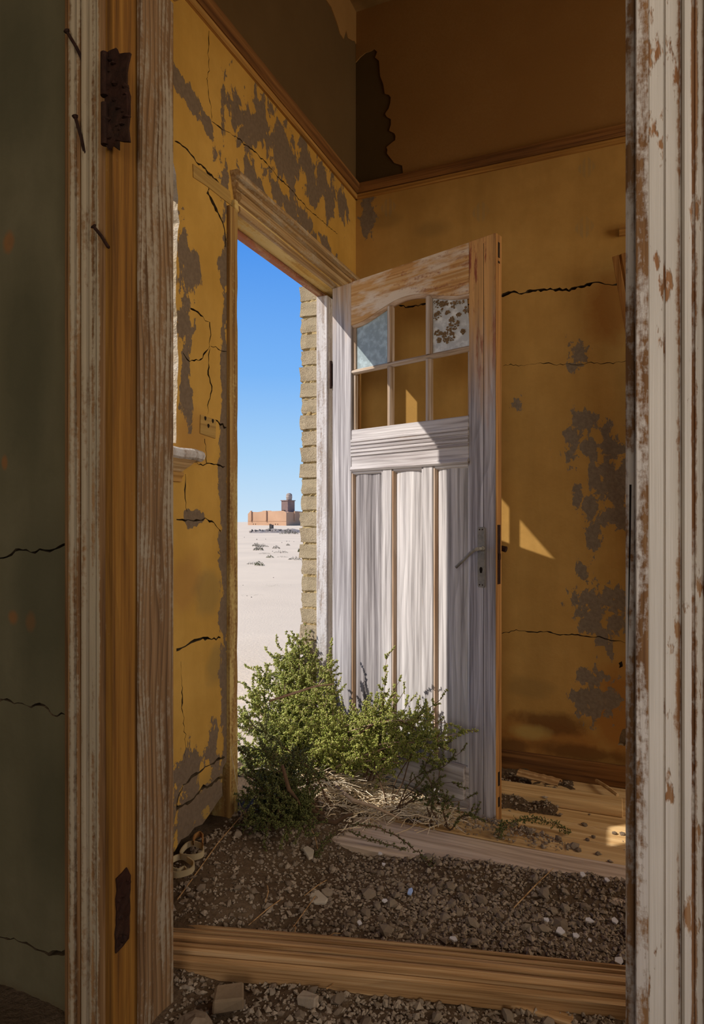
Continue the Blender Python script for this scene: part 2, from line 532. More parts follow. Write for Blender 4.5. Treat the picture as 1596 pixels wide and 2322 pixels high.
M['strap'] = rough_mat('pale_rubber_strap', (.46, .36, .2), (.54, .43, .26), 50., .2, .002)

GR_D, GR_M, GR_L = (.22, .19, .185), (.42, .385, .38), (.62, .58, .565)
M['door_z'] = wood('silver_door_wood', (.26, .235, .225), (.55, .515, .505), (.76, .72, .70), 'Z', rings=.28, stain=[((.60, .45, .30), .70, (2., 16.))], bstr=.55)
M['door_stile_free'] = wood('free_stile_wood', (.20, .178, .185), (.43, .40, .415), (.66, .625, .64), 'Z', rings=.28, bstr=.55, tint=(1.45, 1.82, (.64, .36, .14), (.27, .08, .045)))
M['door_stile'] = wood('hinge_stile_wood', (.19, .17, .172), (.39, .365, .37), (.62, .59, .595), 'Z', rings=.28, bstr=.55, tint=(1.85, 2.3, (.62, .42, .24), (.42, .26, .16)))
M['door_x'] = wood('silver_rail_wood', (.30, .26, .25), (.56, .52, .51), (.76, .72, .70), 'X', rings=.28, stain=[((.60, .42, .28), .68, (2., 16.))], bstr=.55)
M['door_grey'] = wood('grey_panel_wood', (.12, .105, .105), (.285, .26, .26), (.52, .485, .48), 'Z', rings=.3, stain=[((.5, .42, .3), .66, (1., 22.))], bstr=.6)
M['door_bead'] = wood('orange_bead_wood', (.30, .17, .09), (.52, .36, .24), (.68, .56, .46), 'Z', rings=.2, bstr=.4)
M['door_top'] = wood('orange_rail_wood', (.38, .18, .06), (.60, .34, .13), (.72, .52, .30), 'X', rings=.12, paint=(.34, .12, .07), cover=.41, pscale=1.3, stain=[((.68, .58, .48), .50, (2.5, 9.))], cross=34.)
M['door_edge'] = wood('brown_edge_wood', (.16, .07, .02), (.36, .17, .05), (.48, .25, .08), 'Z', rings=.3)
M['door_bead_x'] = wood('orange_arch_wood', (.30, .17, .09), (.52, .36, .24), (.68, .56, .46), 'X', rings=.1, bstr=.3)
M['bar'] = wood('glazing_bar_wood', (.2, .12, .06), (.42, .3, .2), (.62, .54, .48), 'Z', rings=.2)
M['bar_x'] = wood('glazing_bar_wood_level', (.25, .15, .07), (.5, .38, .27), (.66, .58, .52), 'X', rings=.2)
M['jamb_white'] = wood('white_jamb_wood', (.34, .25, .19), (.52, .46, .42), (.68, .64, .62), 'Z', paint=(.72, .69, .68), cover=.52, rings=.2, pscale=1.3)
M['orange_z'] = wood('orange_wood_upright', OR_D, OR_M, OR_L, 'Z', rings=.25, stain=[((.5, .33, .12), .62, (1., 14.))])
M['orange_y'] = wood('orange_wood_along', (.15, .06, .018), (.38, .18, .05), (.56, .32, .11), 'Y', rings=.35, stain=[((.52, .4, .24), .6, (1., 14.))])
M['post'] = wood('yellowish_post_wood', (.16, .07, .02), (.36, .2, .06), (.5, .32, .1), 'Z', rings=.15, paint=(.60, .44, .16), cover=.48, pscale=.6)
M['block'] = wood('plaster_coloured_block', (.3, .17, .05), (.44, .27, .075), (.5, .32, .1), 'Y', rings=.1)
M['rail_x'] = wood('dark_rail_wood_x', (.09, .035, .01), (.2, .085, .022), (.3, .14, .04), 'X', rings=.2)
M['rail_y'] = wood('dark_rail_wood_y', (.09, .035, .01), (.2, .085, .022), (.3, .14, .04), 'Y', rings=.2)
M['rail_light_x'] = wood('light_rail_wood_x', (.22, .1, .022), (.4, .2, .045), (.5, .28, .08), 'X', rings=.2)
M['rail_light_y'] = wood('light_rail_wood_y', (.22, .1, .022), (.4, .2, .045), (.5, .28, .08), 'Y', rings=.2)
M['head_y'] = wood('head_casing_wood', (.22, .12, .045), (.42, .26, .11), (.56, .40, .21), 'Y', rings=.15, paint=(.52, .42, .29), cover=.44, cross=40.)
M['soffit_y'] = wood('soffit_wood', (.42, .22, .04), (.62, .38, .08), (.72, .5, .18), 'Y', rings=.1, paint=(.68, .5, .2), cover=.5)
M['red_y'] = wood('red_soffit_wood', (.36, .18, .08), (.5, .32, .18), (.6, .46, .3), 'Y', rings=.15, paint=(.37, .14, .08), cover=.52, pscale=.7)
M['plank_x'] = wood('floor_plank_wood', (.42, .25, .10), (.62, .41, .19), (.72, .52, .28), 'X', rings=.12, stain=[((.4, .2, .06), .66, (2., 8.))], cross=14.)
M['board_x'] = wood('grey_threshold_wood', (.34, .245, .17), (.54, .41, .30), (.66, .53, .41), 'X', rings=.3, cross=16.)
M['mould_x'] = wood('fallen_moulding_wood', (.20, .095, .03), (.42, .24, .10), (.58, .38, .19), 'X', rings=.2, cross=44.)
# the two casings of the near doorway: cream paint worn off along the edges
M['casing_left'] = wood('worn_cream_casing', (.10, .045, .015), (.24, .12, .045), (.34, .19, .08), 'Z', paint=(.42, .33, .215), cover=.59, rings=.15, wear=('X', -1.1, -.95, [(-1.1, 1.), (-1.075, .75), (-1.062, -.1), (-1.045, .55), (-1.04, -.3), (-1.022, -.4), (-1.018, .3), (-1.005, .0), (-.992, .9), (-.98, .75), (-.974, .3), (-.968, 1.), (-.955, 1.)]), offset=False)
M['frame_orange'] = wood('orange_frame_wood', (.10, .04, .008), (.235, .10, .015), (.31, .145, .025), 'Z', paint=(.42, .28, .13), cover=.33, rings=.2, pscale=1.6, offset=False)
M['stop_grain'] = wood('grained_stop_wood', (.10, .05, .02), (.235, .13, .058), (.30, .185, .095), 'Z', paint=(.33, .26, .18), cover=.50, rings=.6, ringscale=42., warp_amt=3.4, pscale=1.1, offset=False)
M['casing_right'] = wood('worn_white_casing', (.16, .065, .022), (.33, .15, .06), (.43, .25, .13), 'Z', paint=(.73, .65, .56), cover=.71, rings=.1, wear=('X', -.01, .14, [(-.01, .7), (.006, .35), (.012, .1), (.0155, .3), (.0175, .6), (.0195, .2), (.024, -.3), (.028, .12), (.033, -.25), (.042, .28), (.046, -.1), (.056, -.2), (.0655, .65), (.069, -.1), (.078, -.3), (.0815, .8), (.086, .65), (.090, -.3), (.0955, .6), (.1, .8)]), pscale=1.5, offset=False, chips=.635)
M['frame_right'] = wood('worn_frame_wood', (.13, .055, .02), (.28, .14, .055), (.42, .25, .13), 'Z', paint=(.68, .6, .53), cover=.52, rings=.2, pscale=2., offset=False)


def leaf_mat(name, cols, glow=0):
    b = NB(name)
    r = b.n('NewGeometry').outputs['Random Per Island']
    col = b.ramp(r, [(i / (len(cols) - 1), c) for i, c in enumerate(cols)])
    if not glow:
        return b.finish(col, .55, None, spec=.35)
    p = b.n('BsdfPrincipled', {'Base Color': col, 'Roughness': .5, 'Specular IOR Level': .4})
    t = b.n('BsdfTranslucent', {'Color': col})
    m = b.n('MixShader', {0: glow, 1: p.outputs[0], 2: t.outputs[0]})
    b.t.links.new(m.outputs[0], b.out.inputs[0])
    return b.m


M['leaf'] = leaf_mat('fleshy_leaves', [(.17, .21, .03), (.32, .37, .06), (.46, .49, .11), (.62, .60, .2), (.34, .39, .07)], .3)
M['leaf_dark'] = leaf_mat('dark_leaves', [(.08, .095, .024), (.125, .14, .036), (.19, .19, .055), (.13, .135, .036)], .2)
M['bark'] = rough_mat('grey_bark', (.33, .24, .16), (.5, .4, .3), 60., .5, .002, c2=(.26, .15, .09))
M['bark_dark'] = rough_mat('brown_bark', (.10, .058, .032), (.16, .095, .055), 60., .5, .002)
M['straw'] = leaf_mat('dry_twigs', [(.68, .58, .43), (.76, .67, .52), (.5, .38, .23), (.62, .48, .29)])
M['scrub'] = leaf_mat('desert_scrub', [(.16, .13, .08), (.22, .18, .12), (.12, .13, .05), (.3, .25, .18)])


def glass_mat(name, tint, spots=None):
    b = NB(name)
    co = b.n('TexCoord').outputs['Object']
    n1 = b.noise(co, 38., 5, .6)
    col = b.mix(b.ramp(n1, [(.45, 0.), (.65, 1.)]), tint, tuple(min(1, c * 1.5) for c in tint))
    d = b.n('BsdfPrincipled', {'Base Color': col, 'Roughness': .35, 'Specular IOR Level': .5})
    t = b.n('BsdfTranslucent', {'Color': col})
    m = b.n('MixShader', {0: .25, 1: d.outputs[0], 2: t.outputs[0]})
    b.t.links.new(m.outputs[0], b.out.inputs[0])
    return b.m


M['frosted'] = glass_mat('frosted_blue_glass', (.36, .44, .46))
M['mottled'] = glass_mat('milky_glass', (.60, .62, .62))
M['crust'] = rough_mat('brown_crust', (.25, .16, .08), (.38, .26, .15), 200., .4, .002)

# ------------------------------------------------------------------ walls of the hall
X_IN, X_OUT, Y_B, CEIL = -1.2, -1.365, 2.84, 3.51
Lmap = lambda y, z, d: (X_IN + d, y, z)               # d > 0: into the hall
Bmap = lambda x, z, d: (x, Y_B - d, z)
Nmap = lambda x, z, d: (x, 1.03 - d, z)


def crack_cut(mb, pts, width, depth, fmap, seed, sub=7, mi=1):
    """jagged closed groove along a polyline on a wall"""
    rnd = random.Random(seed)
    P = []
    for k in range(len(pts) - 1):
        a, b = Vector(pts[k]), Vector(pts[k + 1])
        n = max(2, int((b - a).length / .011)) if sub else 1
        t = (b - a).normalized() if (b - a).length else Vector((1, 0))
        nn = Vector((-t.y, t.x))
        for i in range(n):
            P.append((a.lerp(b, i / n) + nn * (rnd.uniform(-1, 1) * .0035 + .008 * noise.noise(Vector((len(P) * .23, seed * 3.7, 0)))) * (0 if i == 0 else 1), nn))
    P.append((Vector(pts[-1]), nn))
    m = len(P)
    up, dn = [], []
    for i, (p, nn) in enumerate(P):
        s = i / (m - 1)
        w = width * max(.18, .50 + .22 * math.sin(math.pi * s) + .75 * noise.noise(Vector((i * .17, seed * 2.1, 9)))) * rnd.uniform(.35, 1.45) * .5
        up.append(p + nn * w)
        dn.append(p - nn * w * rnd.uniform(.6, 1.2))
    vs = []
    for d in (.012, -depth):
        vs += [fmap(p.x, p.y, d) for p in up] + [fmap(p.x, p.y, d) for p in dn]
    fs = []
    o = 2 * m
    for i in range(m - 1):
        fs.append((i, i + 1, m + i + 1, m + i))
        fs.append((o + i, o + m + i, o + m + i + 1, o + i + 1))
        fs.append((i, o + i, o + i + 1, i + 1))
        fs.append((m + i, m + i + 1, o + m + i + 1, o + m + i))
    fs.append((0, m, o + m, o))
    fs.append((m - 1, o + m - 1, o + 2 * m - 1, 2 * m - 1))
    mb.add(vs, fs, mi)


def carve(base, cutters, name, mats):
    """base mesh minus each cutter, one after the other"""
    o = put(name, base.mesh(name, mats))
    for c in cutters:
        cm = c.mesh('cut', mats)
        co = put('cut', cm)
        md = o.modifiers.new('cut', 'BOOLEAN')
        md.operation, md.solver, md.object = 'DIFFERENCE', 'EXACT', co
        md.use_self = True
        dg = bpy.context.evaluated_depsgraph_get()
        dg.update()
        ev = o.evaluated_get(dg)
        nm = bpy.data.meshes.new_from_object(ev, depsgraph=dg)
        o.modifiers.clear()
        if len(nm.polygons) > 4:
            old = o.data
            o.data = nm
            nm.name = name
            bpy.data.meshes.remove(old)
        bpy.data.objects.remove(co)
        bpy.data.meshes.remove(cm)
    return o


def jagged(poly, step=.02, amp=.006, seed=1):
    rnd = random.Random(seed)
    out = []
    for k in range(len(poly)):
        a, b = Vector(poly[k]), Vector(poly[(k + 1) % len(poly)])
        n = max(1, int((b - a).length / step))
        for i in range(n):
            p = a.lerp(b, i / n)
            out.append((p.x + rnd.uniform(-amp, amp), p.y + rnd.uniform(-amp, amp)))
    return out


base = MB().box((X_OUT, 1.10, -.25), (X_IN, 3.0, CEIL + .1))
cut_door = MB().box((X_OUT - .1, 1.785, -.4), (X_IN + .1, 2.692, 2.125), 1)
# masonry outside of the frame is cut a little wider at the top
cut_door_top = MB().box((X_OUT - .1, 1.812, -.4), (-1.291, 2.655, 2.30), 1)
wa, wb_ = on_left(405, 335), on_left(405, 1003)
win = [(1.175, 1.30), (1.505, 1.30), (1.515, 1.55), (1.506, 1.8), (1.52, 1.95), (1.51, 2.08), (1.47, 2.17), (1.3, 2.22), (1.175, 2.22)]
cw = MB()
n_ = len(win)
rnd = random.Random(5)
J = jagged(win, .03, .004, 4)
vs = [Lmap(y, z, .1) for y, z in J] + [Lmap(y, z, 0) for y, z in J]
mid = [(y - (.070 if y > 1.4 else 0) + rnd.uniform(-.006, .006), z + rnd.uniform(-.004, .004)) for y, z in J]
vs += [Lmap(y + (.066 if y > 1.3 else 0) + rnd.uniform(-.005, .004), z, -.06) for y, z in mid] + [Lmap(y, z, -.3) for y, z in mid]
m_ = len(J)
fs = [tuple(range(m_))[::-1], tuple(range(3 * m_, 4 * m_))]
for k in range(3):
    fs += [(k * m_ + i, k * m_ + (i + 1) % m_, (k + 1) * m_ + (i + 1) % m_, (k + 1) * m_ + i) for i in range(m_)]
cw.add(vs, fs, 2)
q = lambda *pp: [on_left(*p) for p in pp]
gap = MB().prism(jagged([(1.72, -.3), (1.775, -.3), (1.775, .31), (1.742, .28)], .03, .004, 8), Lmap, -.12, .05, 1)
under = MB().prism(jagged([(1.15, -.3), (1.76, -.3), (1.76, .195), (1.72, .185), (1.66, .16), (1.5, .135), (1.15, .10)], .03, .008, 9), Lmap, -.1, .05, 1)
cracks = []
def ck(pts, w, d=.03, seed=0, f=Lmap, mi=1):
    mb = MB()
    crack_cut(mb, pts, w, d, f, seed, mi=mi)
    cracks.append(mb)
ck(q((396, 320), (425, 340), (440, 358), (475, 395), (500, 420)), .012, .03, 1)
ck(q((475, 390), (472, 420), (470, 435), (478, 450), (490, 475), (508, 515), (511, 560)), .012, .03, 2)
ck(q((474, 70), (472, 115), (475, 160), (468, 180)), .006, .02, 3)
ck(q((470, 180), (478, 250), (480, 275), (500, 290), (540, 315), (580, 345), (625, 395), (660, 430), (700, 475), (740, 510), (765, 530)), .005, .02, 4)
ck(q((432, 700), (455, 715), (475, 730), (478, 760), (476, 790), (472, 840), (480, 885), (473, 910), (471, 940)), .008, .02, 5)
ck(q((475, 785), (455, 815), (430, 820), (415, 800)), .006, .02, 6)
ck(q((478, 785), (500, 795), (513, 797)), .006, .02, 7)
ck(q((488, 952), (505, 962), (513, 970)), .010, .03, 8)
ck(q((428, 1052), (440, 1048), (460, 1056), (480, 1052), (500, 1056), (510, 1058)), .008, .02, 9)
ck(q((400, 1178), (420, 1181), (445, 1180), (470, 1178), (485, 1185), (500, 1205)), .008, .02, 10)
ck(q((400, 1474), (420, 1466), (440, 1453), (455, 1449), (480, 1450), (500, 1446)), .011, .03, 11)
ck(q((410, 1500), (412, 1570), (415, 1620), (422, 1665), (421, 1700), (417, 1730)), .005, .02, 12)
ck(q((400, 1835), (415, 1780), (440, 1758), (475, 1735), (510, 1717)), .010, .03, 13)
ck(q((400, 1833), (425, 1822), (440, 1810), (460, 1785), (480, 1780), (510, 1756)), .022, .05, 14)
ck(q((464, 995), (466, 1020), (468, 1050)), .005, .02, 15)
ck(q((420, 1075), (419, 1120), (424, 1160)), .004, .015, 16)
wall_left = carve(base, [cut_door, cut_door_top, cw, gap, under] + cracks, 'wall_left', [M['left_wall'], M['crack'], M['reveal']])
tag(wall_left, 'cracked yellow plaster wall with the open doorway to the desert', 'wall', kind='structure')

# bricks showing at the far side of the doorway
bm_var = []
for s_ in range(5):
    bm = bmesh.new()
    bmesh.ops.create_cube(bm, size=1)
    bmesh.ops.subdivide_edges(bm, edges=bm.edges, cuts=3, use_grid_fill=True)
    for v in bm.verts:
        r = noise.noise_vector(v.co * 2.3 + Vector((s_ * 7, 0, 0)))
        v.co = Vector((v.co.x * .105, v.co.y * .14, v.co.z * .0635)) + Vector((r.x * .009, r.y * .005, r.z * .005))
    me = bpy.data.meshes.new('brick')
    bm.to_mesh(me)
    bm.free()
    me.materials.append(M['brick'])
    bm_var.append(me)
for i in range(31):
    z = .06 + i * .0733
    o = put('brick', bm_var[i % 5], wall_left, (-1.322 + random.uniform(-.006, .006), 2.678 + random.uniform(-.003, .003), z), (0, random.uniform(-.012, .012), random.uniform(-.015, .015)))
mo = MB()
for i in range(31):
    z = .06 + (i + .5) * .0733
    vs = []
    ws_ = [-1.368 + j * .0105 for j in range(9)]
    prof = [(2.613, -.007), (2.613, .007), (2.74, .007), (2.74, -.007)]
    mo.sweep(prof, lambda u, v, w, k: (w + (random.uniform(-.004, .004)), u + random.uniform(-.005, .005), z + v * random.uniform(.6, 1.5)), ws_)
mo.build('mortar', M['mortar'], wall_left)
# lath block let into the plaster
bl = q((453, 940), (488, 952), (487, 995), (452, 983))
pc = MB()
pc.prism([(y, z) for y, z in bl], Lmap, -.01, .004)
blk = pc.build('wooden_block', M['block'], wall_left, bevel=.0015)
lp = q((436, 372), (470, 396), (520, 434), (523, 466), (500, 448), (470, 424), (437, 402))
MB().prism([(y, z) for y, z in lp], Lmap, -.01, .003).build('lintel_board', M['block'], wall_left)
for p in ((463, 949), (480, 955), (470, 966)):
    c = on_left(*p)
    hb = MB().prism([(c[0] + .0055 * math.cos(a) * (1 + .4 * math.sin(3 * a)), c[1] + .007 * math.sin(a)) for a in (k * math.pi / 4 for k in range(8))], Lmap, .003, .0045)
    hb.build('hole', M['dark'], blk)

# the wall at the back
base = MB().box((-1.4, Y_B, -.25), (2.6, Y_B + .2, CEIL + .1))
qb = lambda *pp: [on_back(*p) for p in pp]
cracks = []
ck(qb((1090, 690), (1140, 670), (1165, 661), (1190, 664), (1220, 657), (1260, 658), (1290, 660), (1330, 645), (1350, 640), (1380, 645), (1405, 643), (1450, 640), (1520, 630)), .016, .06, 21, Bmap)
ck(qb((900, 690), (925, 696), (960, 690), (1000, 693), (1090, 690)), .016, .06, 22, Bmap)
ck(qb((1136, 1437), (1170, 1428), (1210, 1433), (1240, 1432), (1270, 1440), (1310, 1439), (1350, 1445), (1400, 1453), (1480, 1460)), .005, .02, 23, Bmap)
ck(qb((1140, 830), (1200, 826), (1270, 825), (1310, 828), (1340, 821), (1390, 825), (1450, 815)), .003, .012, 24, Bmap)
pit = MB().prism(jagged([(on_back(1402, 1690)), on_back(1440, 1690), on_back(1440, 1640), on_back(1408, 1655)], .01, .004, 3), Bmap, -.04, .03, 2)
pit2 = MB().prism(jagged([on_back(1404, 1515), on_back(1412, 1512), on_back(1411, 1500), on_back(1403, 1503)], .01, .002, 3), Bmap, -.03, .03, 1)
wall_back = carve(base, cracks + [pit, pit2], 'wall_back', [M['back_wall'], M['crack'], M['masonry']])
tag(wall_back, 'stained ochre back wall behind the open panelled door', 'wall', kind='structure')

# paper still on the upper part of the back wall, torn off in the corner
c8 = lambda pts, f: [f(730 + x * .1981, y * .1981) for x, y in pts]
edge = c8([(372, 725), (440, 660), (500, 610), (560, 590), (600, 570), (635, 600), (610, 665), (655, 700), (662, 780), (668, 880), (690, 930), (705, 970), (720, 1080), (765, 1090), (790, 1120), (785, 1180), (765, 1250), (735, 1290), (725, 1310), (745, 1345), (790, 1370), (792, 1430), (770, 1500), (830, 1530), (845, 1565), (840, 1610), (800, 1640), (740, 1690), (752, 1720), (745, 1760), (775, 1800), (830, 1870), (920, 1900), (940, 2000)], on_back)
outline = [(X_IN + .001, CEIL)] + [(X_IN + .001, edge[0][1])] + edge[1:-1] + [(edge[-1][0], 2.66), (2.3, 2.66), (2.3, CEIL)]
MB().prism(outline, Bmap, -.001, .004).build('torn_paper', M['paper'], wall_back)
pl_ = c8([(40, 0), (100, 90), (160, 250), (200, 390), (240, 450), (268, 350), (290, 440), (340, 470), (362, 470)], on_left)
outline = [(pl_[0][0], CEIL)] + pl_ + [(2.836, pl_[-1][1]), (2.836, CEIL)]
MB().prism(outline, Lmap, -.001, .004).build('torn_paper', M['paper'], wall_left)

# end wall of the hall, with an unseen window opening added to let in light
base = MB().box((2.4, 1.0, -.25), (2.55, 3.0, CEIL + .1))
o = carve(base, [MB().box((2.2, 1.4, 1.0), (2.7, 2.6, 2.6))], 'wall_right', [M['plain_plaster']])
tag(o, 'ochre end wall of the hall, out of view', 'wall', kind='structure')

# the near wall, with the doorway we look through (grey-green on this side)
base = MB().box((-1.45, 1.03, -.25), (2.55, 1.16, CEIL + .1))
hole = MB().box((-.985, .9, -.4), (.03, 1.3, 2.30), 1)
cracks = []
qn = lambda *pp: [on_near(*p) for p in pp]
ck(qn((-60, 1290), (0, 1266), (15, 1263), (35, 1247), (60, 1247), (100, 1248), (125, 1245), (145, 1235), (168, 1228), (190, 1222)), .007, .03, 31, Nmap)
ck(qn((-60, 1570), (0, 1588), (40, 1594), (60, 1600), (100, 1600), (115, 1618), (130, 1624), (150, 1621), (170, 1620), (195, 1620)), .007, .03, 32, Nmap)
ck(qn((-60, 2100), (0, 2125), (40, 2134), (80, 2152), (120, 2162), (150, 2160), (170, 2150), (195, 2140)), .013, .03, 33, Nmap)
wall_near = carve(base, [hole] + cracks, 'wall_front', [M['green_wall'], M['crack'], M['masonry']])
tag(wall_near, 'dark grey-green plaster wall left of the near doorway', 'wall', kind='structure')
MB().prism([(-1.2, -.25), (-.985, -.25), (-.985, 2.30), (.03, 2.30), (.03, -.25), (2.4, -.25), (2.4, CEIL), (-1.2, CEIL)], lambda x, z, d: (x, 1.16 + d, z), 0, .004).build('hall_side_plaster', M['plain_plaster'], wall_near)

# the room we stand in
room = MB().box((-1.45, -3.0, -.25), (-1.33, 1.03, CEIL + .1))
tag(room.build('wall_room_left', M['green_wall']), 'plain wall at the side of the front room, out of view', 'wall', kind='structure')
base = MB().box((1.6, -3.0, -.25), (1.75, 1.03, CEIL + .1))
o = carve(base, [MB().box((1.4, -1.1, .9), (1.9, .3, 2.6))], 'wall_room_right', [M['plain_plaster']])  # unseen window opening, added to light the front room
tag(o, 'plain wall with an added window opening beside the camera, out of view', 'wall', kind='structure')
tag(carve(MB().box((-1.45, -3.15, -.25), (1.75, -3.0, CEIL + .1)), [MB().box((-.5, -3.4, .9), (1., -2.8, 2.5))], 'wall_room_back', [M['plain_plaster']]), 'plain wall behind the camera, out of view', 'wall', kind='structure')  # window opening added out of view to go with the fill lamp there
tag(MB().box((-1.42, -3.1, CEIL), (2.5, 3.0, CEIL + .08)).build('ceiling', M['ceiling']), 'high ochre ceiling over the hall', 'ceiling', kind='structure')

# picture rails
lowp = [(0, 0), (.010, 0), (.014, .006), (.014, .020), (.008, .026), (0, .026)]
uppp = [(0, .026), (.014, .026), (.024, .034), (.032, .044), (.032, .062), (0, .062)]
Z0 = 2.612
r = thing('trim_1', 'wooden picture rail along the cracked doorway wall', 'trim', (X_IN, 2.0, Z0), kind='structure')
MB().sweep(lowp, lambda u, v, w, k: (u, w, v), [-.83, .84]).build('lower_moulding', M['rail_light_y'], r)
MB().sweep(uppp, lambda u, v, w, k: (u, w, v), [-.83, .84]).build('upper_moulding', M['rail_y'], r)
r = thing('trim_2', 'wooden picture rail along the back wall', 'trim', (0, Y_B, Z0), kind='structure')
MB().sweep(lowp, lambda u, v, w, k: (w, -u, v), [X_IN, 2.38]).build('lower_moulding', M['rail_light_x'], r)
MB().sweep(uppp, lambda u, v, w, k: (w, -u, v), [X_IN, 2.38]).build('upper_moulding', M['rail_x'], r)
# skirting
bb = MB().box((X_IN + .01, Y_B - .018, -.06), (2.38, Y_B, .085))
tag(bb.build('baseboard_back', M['rail_x'], bevel=.003), 'dark wooden skirting at the foot of the back wall', 'skirting', kind='structure')

# ------------------------------------------------------------------ frame of the outer doorway
r = thing('trim_3', 'weathered wooden frame and head moulding of the desert doorway', 'door frame', (-1.24, 2.2, .02), kind='structure')
D = lambda a: (a[0] + 1.24, a[1] - 2.2, a[2] - .02)
bx = lambda a, b: MB().box(D(a), D(b))
headp = [(0, 0), (.014, 0), (.020, .004), (.020, .018), (.010, .022), (.010, .026), (.022, .032), (.030, .040), (.030, .056), (.018, .060), (.014, .066), (.014, .070), (.026, .076), (.026, .088), (.018, .092), (.018, .096), (.036, .104), (.038, .118), (.030, .126), (0, .126)]
hz = 2.100
MB().sweep(headp, lambda u, v, w, k: D((X_IN + u, (1.815 - v * .28 if k == 0 else (2.695 + v * .95 if k == 4 else w)), hz + v)), [0, 2.0, 2.2, 2.4, 0]).build('head_casing', M['head_y'], r)
bx((-1.262, 1.79, 2.103), (-1.186, 2.692, 2.135)).build('head_lining', M['soffit_y'], r, bevel=.002)
bx((-1.292, 1.79, 2.088), (-1.262, 2.655, 2.12)).build('head_stop', M['red_y'], r, bevel=.003)
bx((-1.292, 2.600, -.05), (-1.236, 2.692, 2.088)).build('door_stop', M['jamb_white'], r, bevel=.004)
bx((-1.236, 2.668, -.05), (-1.190, 2.692, 2.103)).build('jamb', M['orange_z'], r, bevel=.002)
bx((-1.292, 1.80, -.05), (-1.236, 1.841, 2.088)).build('door_stop', M['orange_z'], r, bevel=.003)
# left upright: worn post with a chipped edge
ws_ = [-.0 + i * .05 for i in range(43)]
post = MB()
ch = [0] * 43
for i in range(43):
    ch[i] = max(0, noise.noise(Vector((i * .35, 3.1, 0)))) * .010
ws_ = [.0 + i * (2.103 - .0) / 42 for i in range(43)]
post.sweep([(-1.292, 1.762), (-1.188, 1.762), (-1.188, 1.0), (-1.292, 1.0)], lambda u, v, w, k: D((u, (1.808 - (ch[k] if u > -1.2 else 0)) if v == 1.0 else v, w)), ws_)
post.build('post', M['post'], r)
MB().sweep(headp, lambda u, v, w, k: D((X_IN + u, 2.698 + v, w)), [.0, 1.2, 2.22]).build('side_casing', M['orange_z'], r)

# ------------------------------------------------------------------ the panelled door
HG = Vector((-1.197, 2.566, 0))
DANG = math.atan2(-.26, .763)
DW, DT = .806, .040
door = thing('door_1', 'weathered silver-grey panelled door standing open with small panes above', 'door', HG, DANG, kind='structure')
dbx = lambda u0, u1, z0, z1, y0=0., y1=DT: MB().box((u0, y0, z0), (u1, y1, z1))
dbx(0, .113, 0, 2.098).build('hinge_stile', M['door_stile'], door, bevel=.0025)
st = dbx(.695, DW - .0006, 0, 2.104).build('lock_stile', M['door_stile_free'], door, bevel=.0025)
dbx(.7565, .7580, .02, 2.08, -.0004, .001).build('split_line', M['dark'], st)
edge_ = dbx(DW - .0006, DW + .0012, .002, 2.102, .001, DT - .001).build('door_edge', M['door_edge'], door)
for z0, z1 in ((2.02, 2.075), (2.0, 2.008), (.13, .18), (.055, .09)):
    MB().box((DW + .0008, .014, z0), (DW + .0018, .026, z1)).build('slot', M['dark'], edge_)
sc_ = lambda u: 1.914 + .058 * (.5 + .5 * math.cos(2 * math.pi * (u - .404) / .582))
us = [.113 + (.582) * i / 28 for i in range(29)]
MB().prism([(u, sc_(u)) for u in us] + [(.695, 2.1005), (.113, 2.0985)], lambda u, v, w: (u, w, v), .0, DT).build('top_rail', M['door_top'], door)
mb = MB()
vs = []
for u in us:
    z = sc_(u)
    vs += [(u, .004, z + .001), (u, .012, z - .012), (u, .028, z - .012), (u, .036, z + .001)]
fs = []
for i in range(28):
    for j in range(3):
        fs.append((i * 4 + j, i * 4 + 4 + j, i * 4 + 5 + j, i * 4 + 1 + j))
mb.add(vs, fs).build('arched_bead', M['door_bead_x'], door, smooth=True)


def bar(u0, u1, z0, z1, name, mat, upright):
    c = (u0 + u1) / 2 if upright else (z0 + z1) / 2
    hw = ((u1 - u0) if upright else (z1 - z0)) / 2
    prof = [(-hw * .35, .002), (hw * .35, .002), (hw, .014), (hw, .018), (hw * .4, .018), (hw * .4, .034), (-hw * .4, .034), (-hw * .4, .018), (-hw, .018), (-hw, .014)]
    if upright:
        MB().sweep(prof, lambda a, y, w, k: (c + a, y, w), [z0, z1]).build(name, mat, door)
    else:
        MB().sweep(prof, lambda a, y, w, k: (w, y, c + a), [u0, u1]).build(name, mat, door)


for (u0, u1) in ((.300, .331), (.492, .523)):
    bar(u0, u1, 1.462, 1.706, 'glazing_bar', M['bar'], True)
    bar(u0, u1, 1.7235, sc_((u0 + u1) / 2) - .008, 'glazing_bar', M['bar'], True)
bar(.113, .695, 1.704, 1.726, 'glazing_bar', M['bar_x'], False)
for (u0, u1) in ((.113, .126), (.683, .695)):
    dbx(u0, u1, 1.468, 1.704, .012, .03).build('glazing_bead', M['bar'], door, bevel=.002)
dbx(.113, .128, 1.726, 1.905, .012, .03).build('glazing_bead', M['bar'], door, bevel=.002)
pn = [u for u in us if .125 <= u <= .302]
MB().prism([(.116, 1.722)] + [(.305, 1.722)] + [(u, sc_(u) - .003) for u in reversed(pn)] + [(.116, 1.912)], lambda u, v, w: (u, w, v), .019, .0225).build('frosted_pane', M['frosted'], door)['label'] = 'frosted pale blue glass pane'
pn = [u for u in us if .515 <= u <= .692]
gp = MB().prism([(.516, 1.722), (.694, 1.722)] + [(u, sc_(u) - .003) for u in reversed(pn)] + [(.516, sc_(.516) - .003)], lambda u, v, w: (u, w, v), .019, .0225).build('milky_pane', M['mottled'], door)
gp['label'] = 'milky glass pane crusted with brown dirt'
cl = MB()
rnd = random.Random(3)
